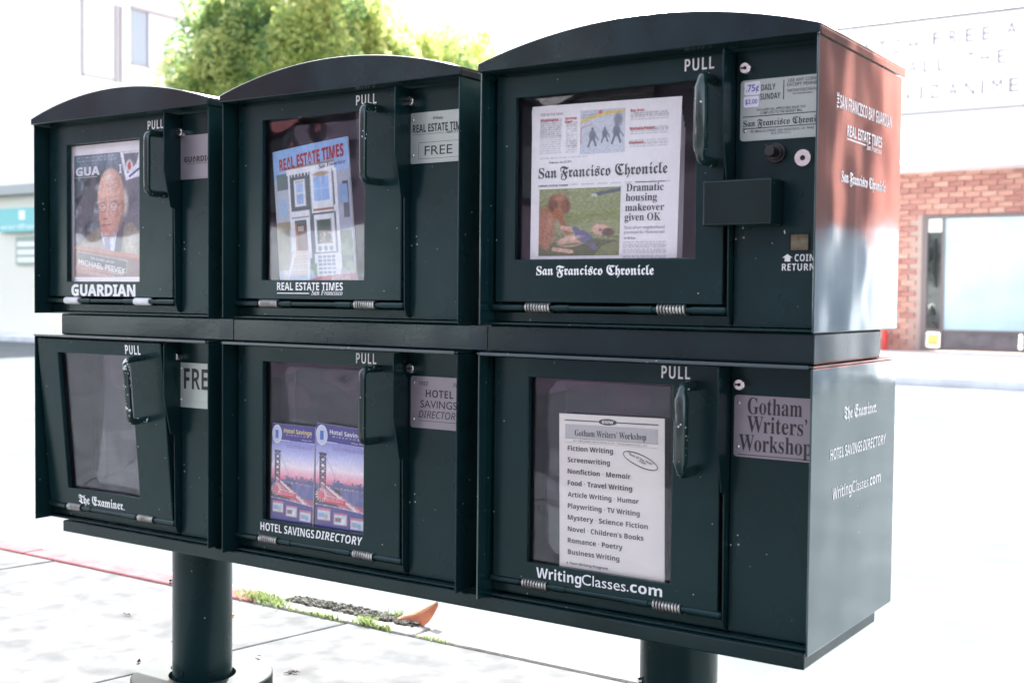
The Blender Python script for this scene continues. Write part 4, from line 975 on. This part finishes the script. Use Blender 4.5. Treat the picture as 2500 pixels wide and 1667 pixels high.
L_(.06, .94, .512, .522, 1, tx, 6, .5); L_(.06, .40, .678, .688, 1, tx, 7, .5); L_(.655, .93, .095, .165, 7, tx, 8, .6); L_(.655, .93, .03, .085, 5, tx, 9, .6); L_(.06, .63, .045, .068, 2, tx, 10, .55)
for x in (.23, .335): pg.rect(x, x + .003, .70, .93, (.7, .7, .7))
pg.mesh('front_page_print', mp, np3)
mo = quadmap(*C4, off=-.0010, bow=.002)
# hockey photo
c = Cv(120, 110, (.80, .84, .88), gn=.5); c.rect(0, 1, .82, 1, (.78, .80, .84)); c.poly([(0, .70), (0, .78), (.5, .95), (1, .97), (1, .90), (.5, .86)], (.90, .80, .35)); c.ell(.45, .94, .05, .05, (.8, .3, .35), .2); c.lines(.05, .35, .80, .92, 2, (.45, .45, .5), 3, .7)
for (px, py, s) in ((.28, .38, 1), (.56, .42, .8), (.82, .45, 1.1)):
    c.ell(px, py + .18 * s, .035 * s, .045 * s, (.30, .32, .36), .3); c.ell(px, py + .04 * s, .095 * s, .15 * s, (.34, .37, .42), .4); c.line(px - .02, py, px - .09 * s, py - .22 * s, .022 * s, (.32, .34, .4)); c.line(px + .02, py, px + .08 * s, py - .2 * s, .022 * s, (.32, .34, .4)); c.line(px + .04, py + .1 * s, px + .14 * s, py - .08 * s, .012, (.4, .42, .46))
c.ell(.85, .75, .12, .2, (.42, .45, .5), .5); c.line(.02, .60, .28, .68, .008, (.75, .35, .35)); c.line(.02, .22, .02, .60, .008, (.75, .35, .35)); c.mix((c.noise(50, 4) > .6) * .15, (.3, .3, .35))
c.mix(.28, (.86, .87, .89))
c.mesh('sports_photo', mo, np3, .345, .645, .695, .955)
# dog and man on grass
c = Cv(170, 140, (.56, .60, .38)); c.mix(c.noise(30, 1) * .35, (.40, .46, .24)); c.mix(np.clip(c.V - .55, 0, 1) * 1.2, (.58, .60, .42)); c.poly([(0, 0), (1, 0), (1, .22), (.6, .25), (0, .18)], (.28, .32, .15)); c.mix((c.noise(60, 2) > .6) * (c.V < .35) * .4, (.20, .24, .10))
dog = (.62, .37, .22); c.ell(.08, .42, .14, .36, dog, .3); c.ell(.24, .80, .14, .15, dog, .25); c.ell(.34, .74, .07, .12, (.50, .25, .14), .3); c.ell(.18, .76, .07, .16, (.42, .2, .12), .3); c.ell(.24, .62, .09, .12, (.66, .38, .22), .4); c.ell(.10, .26, .06, .2, (.66, .40, .25), .4); c.line(.28, .55, .36, .34, .035, dog)
c.mix((c.noise(70, 6) > .5) * (c.U < .38) * (c.V > .2) * .18, (.30, .12, .06)); c.ell(.36, .76, .012, .014, (.1, .08, .08), .3)
sk = (.82, .64, .54); c.ell(.45, .23, .24, .10, sk, .2, .25); c.line(.30, .42, .52, .36, .03, sk); c.line(.20, .10, .42, .06, .03, sk); c.ell(.57, .28, .14, .09, (.34, .35, .50), .2, -.6); c.line(.46, .40, .70, .12, .035, (.34, .35, .50)); c.ell(.78, .38, .13, .09, sk, .2, -.2); c.ell(.86, .34, .08, .07, (.30, .24, .18), .3); c.ell(.72, .44, .03, .05, sk, .4); c.ell(.77, .38, .03, .03, (.45, .35, .3), .5)
c.line(.70, .90, 1.0, .96, .025, (.32, .35, .42)); c.ell(.69, .89, .04, .03, (.85, .87, .9), .3); c.poly([(.70, 0), (1, 0), (1, .22), (.8, .15)], (.42, .46, .24))
c.ell(.14, .52, .05, .22, (.74, .50, .34), .9); c.ell(.24, .86, .09, .05, (.74, .48, .32), .9); c.ell(.44, .26, .16, .04, (.92, .78, .68), .9, .25); c.ell(.76, .42, .07, .04, (.92, .78, .70), .9); c.ell(.42, .17, .24, .03, (.34, .38, .2), .9, .1); c.ell(.70, .22, .14, .05, (.28, .30, .2), .9, .2); c.mix((c.noise(44, 31) - .45) * .3, (.3, .3, .2)); c.mix(.12, (.8, .8, .8))
c.mesh('feature_photo', mo, np3, .062, .628, .085, .492)
mb = MB(); mt = quadmap(*C4, off=-.0014, bow=.002)
put_text(mb, 'San Francisco Chronicle', mt, .055, .925, .560, .068, 'frak', .004); put_text(mb, 'Dramatic', mt, .665, .905, .462, .044, 'serif'); put_text(mb, 'housing', mt, .663, .865, .404, .044, 'serif'); put_text(mb, 'makeover', mt, .661, .912, .346, .042, 'serif'); put_text(mb, 'given OK', mt, .659, .892, .288, .044, 'serif')
put_text(mb, 'By Will Kane', mt, .659, .735, .180, .012, 'serif'); put_text(mb, "California's Best Large Newspaper", mt, .055, .27, .508, .012, 'serif'); put_text(mb, 'Wednesday, May 25, 2011', mt, .13, .29, .648, .011, 'serif'); put_rect(mb, mt, .72, .92, .512, .516)
mb.build('headline', mat('headline_ink', (.075, .075, .08), .6), np3)
mb = MB(); put_text(mb, 'State-of-art neighborhood', mt, .658, .918, .240, .018, 'plain'); put_text(mb, 'promised for Parkmerced', mt, .658, .918, .212, .018, 'plain'); put_text(mb, 'TOP OF THE NEWS', mt, .063, .225, .938, .015, 'plain'); mb.build('subheadline', GREYP, np3)
mb = MB(); put_text(mb, 'World/Nation', mt, .063, .19, .905, .015, 'bold'); put_text(mb, 'Sporting', mt, .237, .318, .908, .015, 'bold'); put_text(mb, 'Green', mt, .237, .29, .888, .015, 'bold'); put_text(mb, 'Bay Area', mt, .680, .765, .928, .016, 'bold'); put_text(mb, 'Business Report', mt, .677, .835, .822, .016, 'bold'); put_text(mb, 'Datebook', mt, .675, .77, .740, .016, 'bold')
mb.build('section_headings', REDP, np3)

# 4. the two brochures
D = L2
def brochure(bl, br, tr, tl, title_mat, label, seed):
    t = thing('hotel_brochure', P3(D, (bl[0] + br[0]) / 2, bl[1], .056), label, 'brochure', 'hotel savings brochures')
    C4 = tuple(P3(D, p[0], p[1], .056) for p in (bl, br, tr, tl))
    sheet(t, 'paper', *C4, GLOSSP, th=.003); mp = quadmap(*C4)
    c = Cv(110, 230, (.55, .58, .80), gn=.5); V = c.V
    for v, col in ((.80, (.72, .74, .90)), (.66, (.82, .84, .95)), (.56, (.97, .94, .95)), (.50, (.96, .72, .76)), (.455, (.88, .50, .60))):
        pass
    st = [(.0, (.55, .30, .42)), (.44, (.86, .45, .56)), (.50, (.96, .70, .76)), (.58, (.98, .93, .95)), (.70, (.78, .80, .94)), (.84, (.55, .58, .82)), (1, (.40, .42, .72))]
    for ch in range(3): c.a[..., ch] = np.interp(V, [s[0] for s in st], [s[1][ch] for s in st])
    c.rect(0, 1, .27, .44, (.36, .40, .62)); c.mix((c.noise(24, seed) > .55) * (V > .27) * (V < .42) * .35, (.62, .52, .66))
    r = np.random.default_rng(seed)
    for i in range(26): x = .34 + i * .027; c.rect(x, x + .022, .42, .44 + r.uniform(.012, .055), (.32, .36, .55))
    for i in range(26): c.ell(.35 + r.uniform(0, .65), .415 + r.uniform(-.01, .01), .010, .006, (1, .85, .6), .5)
    c.poly([(0, .22), (0, .40), (.28, .34), (.5, .22)], (.30, .22, .26)); c.ell(.40, .36, .12, .06, (.22, .2, .24), .4)
    c.poly([(.02, .48), (.16, .45), (.95, .215), (.60, .215), (.12, .36)], (.78, .55, .62)); c.line(.08, .46, .80, .225, .010, (.96, .90, .86)); c.line(.12, .44, .70, .22, .005, (.5, .3, .35))
    for i in range(9): c.ell(.2 + i * .08, .44 - i * .026, .014, .009, (1, .95, .8), .5)
    tw = (.22, .2, .28); c.rect(.08, .105, .40, .72, tw); c.rect(.185, .21, .40, .72, tw)
    for i in range(5): y0_ = .45 + i * .055; c.line(.09, y0_, .2, y0_ + .05, .007, tw); c.line(.2, y0_, .09, y0_ + .05, .007, tw)
    c.rect(.07, .22, .715, .73, tw); c.line(.2, .70, .45, .46, .004, (.6, .62, .75)); c.line(.08, .70, 0, .6, .004, (.6, .62, .75))
    c.poly([(0, 0), (0, .245), (.4, .235), (1, .205), (1, 0)], (.24, .23, .55)); c.line(0, .247, .4, .238, .003, (.95, .95, .98)); c.line(.4, .238, 1, .207, .003, (.95, .95, .98))
    c.rect(0, 1, .835, 1, (.25, .23, .56)); c.line(0, .838, 1, .832, .003, (.9, .9, .95))
    for i in range(3):
        x = .04 + i * .325; y0_ = .10 - i * .028; c.rect(x, x + .27, y0_, y0_ + .115, (.80, .45, .50)); c.rect(x + .015, x + .255, y0_ + .005, y0_ + .095, (.80, .86, .90)); c.rect(x + .03, x + .15, y0_ + .03, y0_ + .07, [(.55, .70, .85), (.55, .42, .45), (.62, .68, .75)][i]); c.ell(x + .18, y0_ + .04, .04, .03, [(.75, .70, .60), (.9, .9, .9), (.5, .7, .8)][i], .3)
    c.poly([(.14, .275), (.14, .335), (.60, .315), (.60, .255)], (.82, .28, .36)); c.line(.14, .335, .60, .315, .004, (.95, .8, .8)); c.lines(.18, .56, .28, .32, 2, (.96, .86, .86), seed, .8)
    for i in range(14):
        a = i * math.pi / 7; c.line(.12, .335, .12 + .115 * math.cos(a), .335 + .062 * math.sin(a), .006, (.97, .95, .95))
    c.ell(.12, .335, .075, .04, (.88, .42, .48), .15); c.lines(.35, .95, .765, .80, 2, (.5, .4, .6), seed + 3, .6)
    c.mesh('cover_photo', mp, t)
    mt = quadmap(*C4, off=-.0010); mb = MB(); put_text(mb, 'Hotel Savings', mt, .28, .93, .915, .042, 'bold', 0); mb.build('masthead', title_mat, t)
    mb = MB(); put_ring(mb, mt, .12, .895, .115, .095, .014); put_text(mb, 'DIRECTORY', mt, .34, .93, .888, .014, 'plain', 0, space=1.8); put_text(mb, 'Winter 2011', mt, .70, .94, .853, .012, 'plain', .006); mb.build('badge_ring', WHITE, t)
    mb = MB(); put_disc(mb, mt, .12, .895, .100, .081, 1); put_rect(mb, quadmap(*C4, off=-.0013), .085, .155, .85, .935, 0); mb.build('badge_print', [mat('badge_blue', s2l((.28, .48, .80)), .4), mat('badge_pale', s2l((.82, .86, .94)), .4)], t)
brochure((.0945, -.530), (.2200, -.531), (.2270, -.3155), (.1000, -.3140), mat('title_yellow', s2l((.95, .88, .5)), .4), 'left one of two hotel brochures with a yellow title and bridge at dusk', 5)
brochure((.2275, -.535), (.3720, -.532), (.3720, -.3120), (.2300, -.3050), WHITE, 'right one of two hotel brochures with a white title and bridge at dusk', 8)
# 5. cream course list
D = L3; yy = .056
np5 = thing('course_list', P3(D, .26, -.53, yy), 'cream course list headed with an oval badge in the bottom right window', 'paper sheet')
C4 = (P3(D, .1500, -.5330, yy), P3(D, .3665, -.5330, yy), P3(D, .3620, -.2430, yy), P3(D, .1455, -.2470, yy))
sheet(np5, 'paper', *C4, PAPERC, th=.0015); mt = quadmap(*C4, off=-.0005)
band = MB(); put_rect(band, mt, .06, .94, .845, .935); band.build('header_band', mat('header_band_grey', (.56, .56, .54), .7), np5)
mt = quadmap(*C4, off=-.0009)
mb = MB(); put_text(mb, 'Gotham Writers’ Workshop', mt, .155, .835, .862, .040, 'serif', -.002)
put_rect(mb, mt, .055, .385, .957, .963); put_rect(mb, mt, .565, .945, .957, .963); put_disc(mb, mt, .475, .960, .088, .020); put_rect(mb, mt, .055, .945, .8435, .8450); put_rect(mb, mt, .055, .945, .8180, .8190)
INK = mat('list_ink', (.055, .055, .055), .6)
rows_ = ['Fiction Writing', 'Screenwriting', 'Nonfiction · Memoir', 'Food · Travel Writing', 'Article Writing · Humor', 'Playwriting · TV Writing', 'Mystery · Science Fiction', 'Novel · Children’s Books', 'Romance · Poetry', 'Business Writing']
wid = [.44, .41, .605, .62, .68, .69, .765, .725, .53, .50]
for i, (t, w__) in enumerate(zip(rows_, wid)):
    put_text(mb, t, mt, .085, .085 + w__, .765 - i * .0742, .031, 'bold')
put_text(mb, '& Teen Writing Program', mt, .070, .475, .0335, .0155, 'bold')
put_text(mb, 'NEW YORK’S LEADING CREATIVE WRITING SCHOOL  •  ONLINE COURSE CATALOG  •  2010', mt, .14, .84, .826, .008, 'plain')
put_ring(mb, mt, .78, .735, .165, .040, .006, rot=-.24)
vs_, fs_ = text_geo('“Best of the Web”', 'plain', .004); a_, b_ = vs_[:, 0].min(), vs_[:, 0].max()
mb.add([mt(.665 + (px - a_) / (b_ - a_) * .235, .770 - (px - a_) / (b_ - a_) * .060 + py * .022) for px, py in vs_], fs_)
put_text(mb, '– Forbes', mt, .755, .83, .728, .016, 'serifi', rise=-.014)
mb.build('list_print', INK, np5)
mb = MB(); put_text(mb, 'GWW', quadmap(*C4, off=-.0013), .42, .53, .950, .020, 'bold', .01); mb.build('badge_lettering', WHITE, np5)

bpy.data.objects.remove(_fk); bpy.data.curves.remove(FONTKEEP)
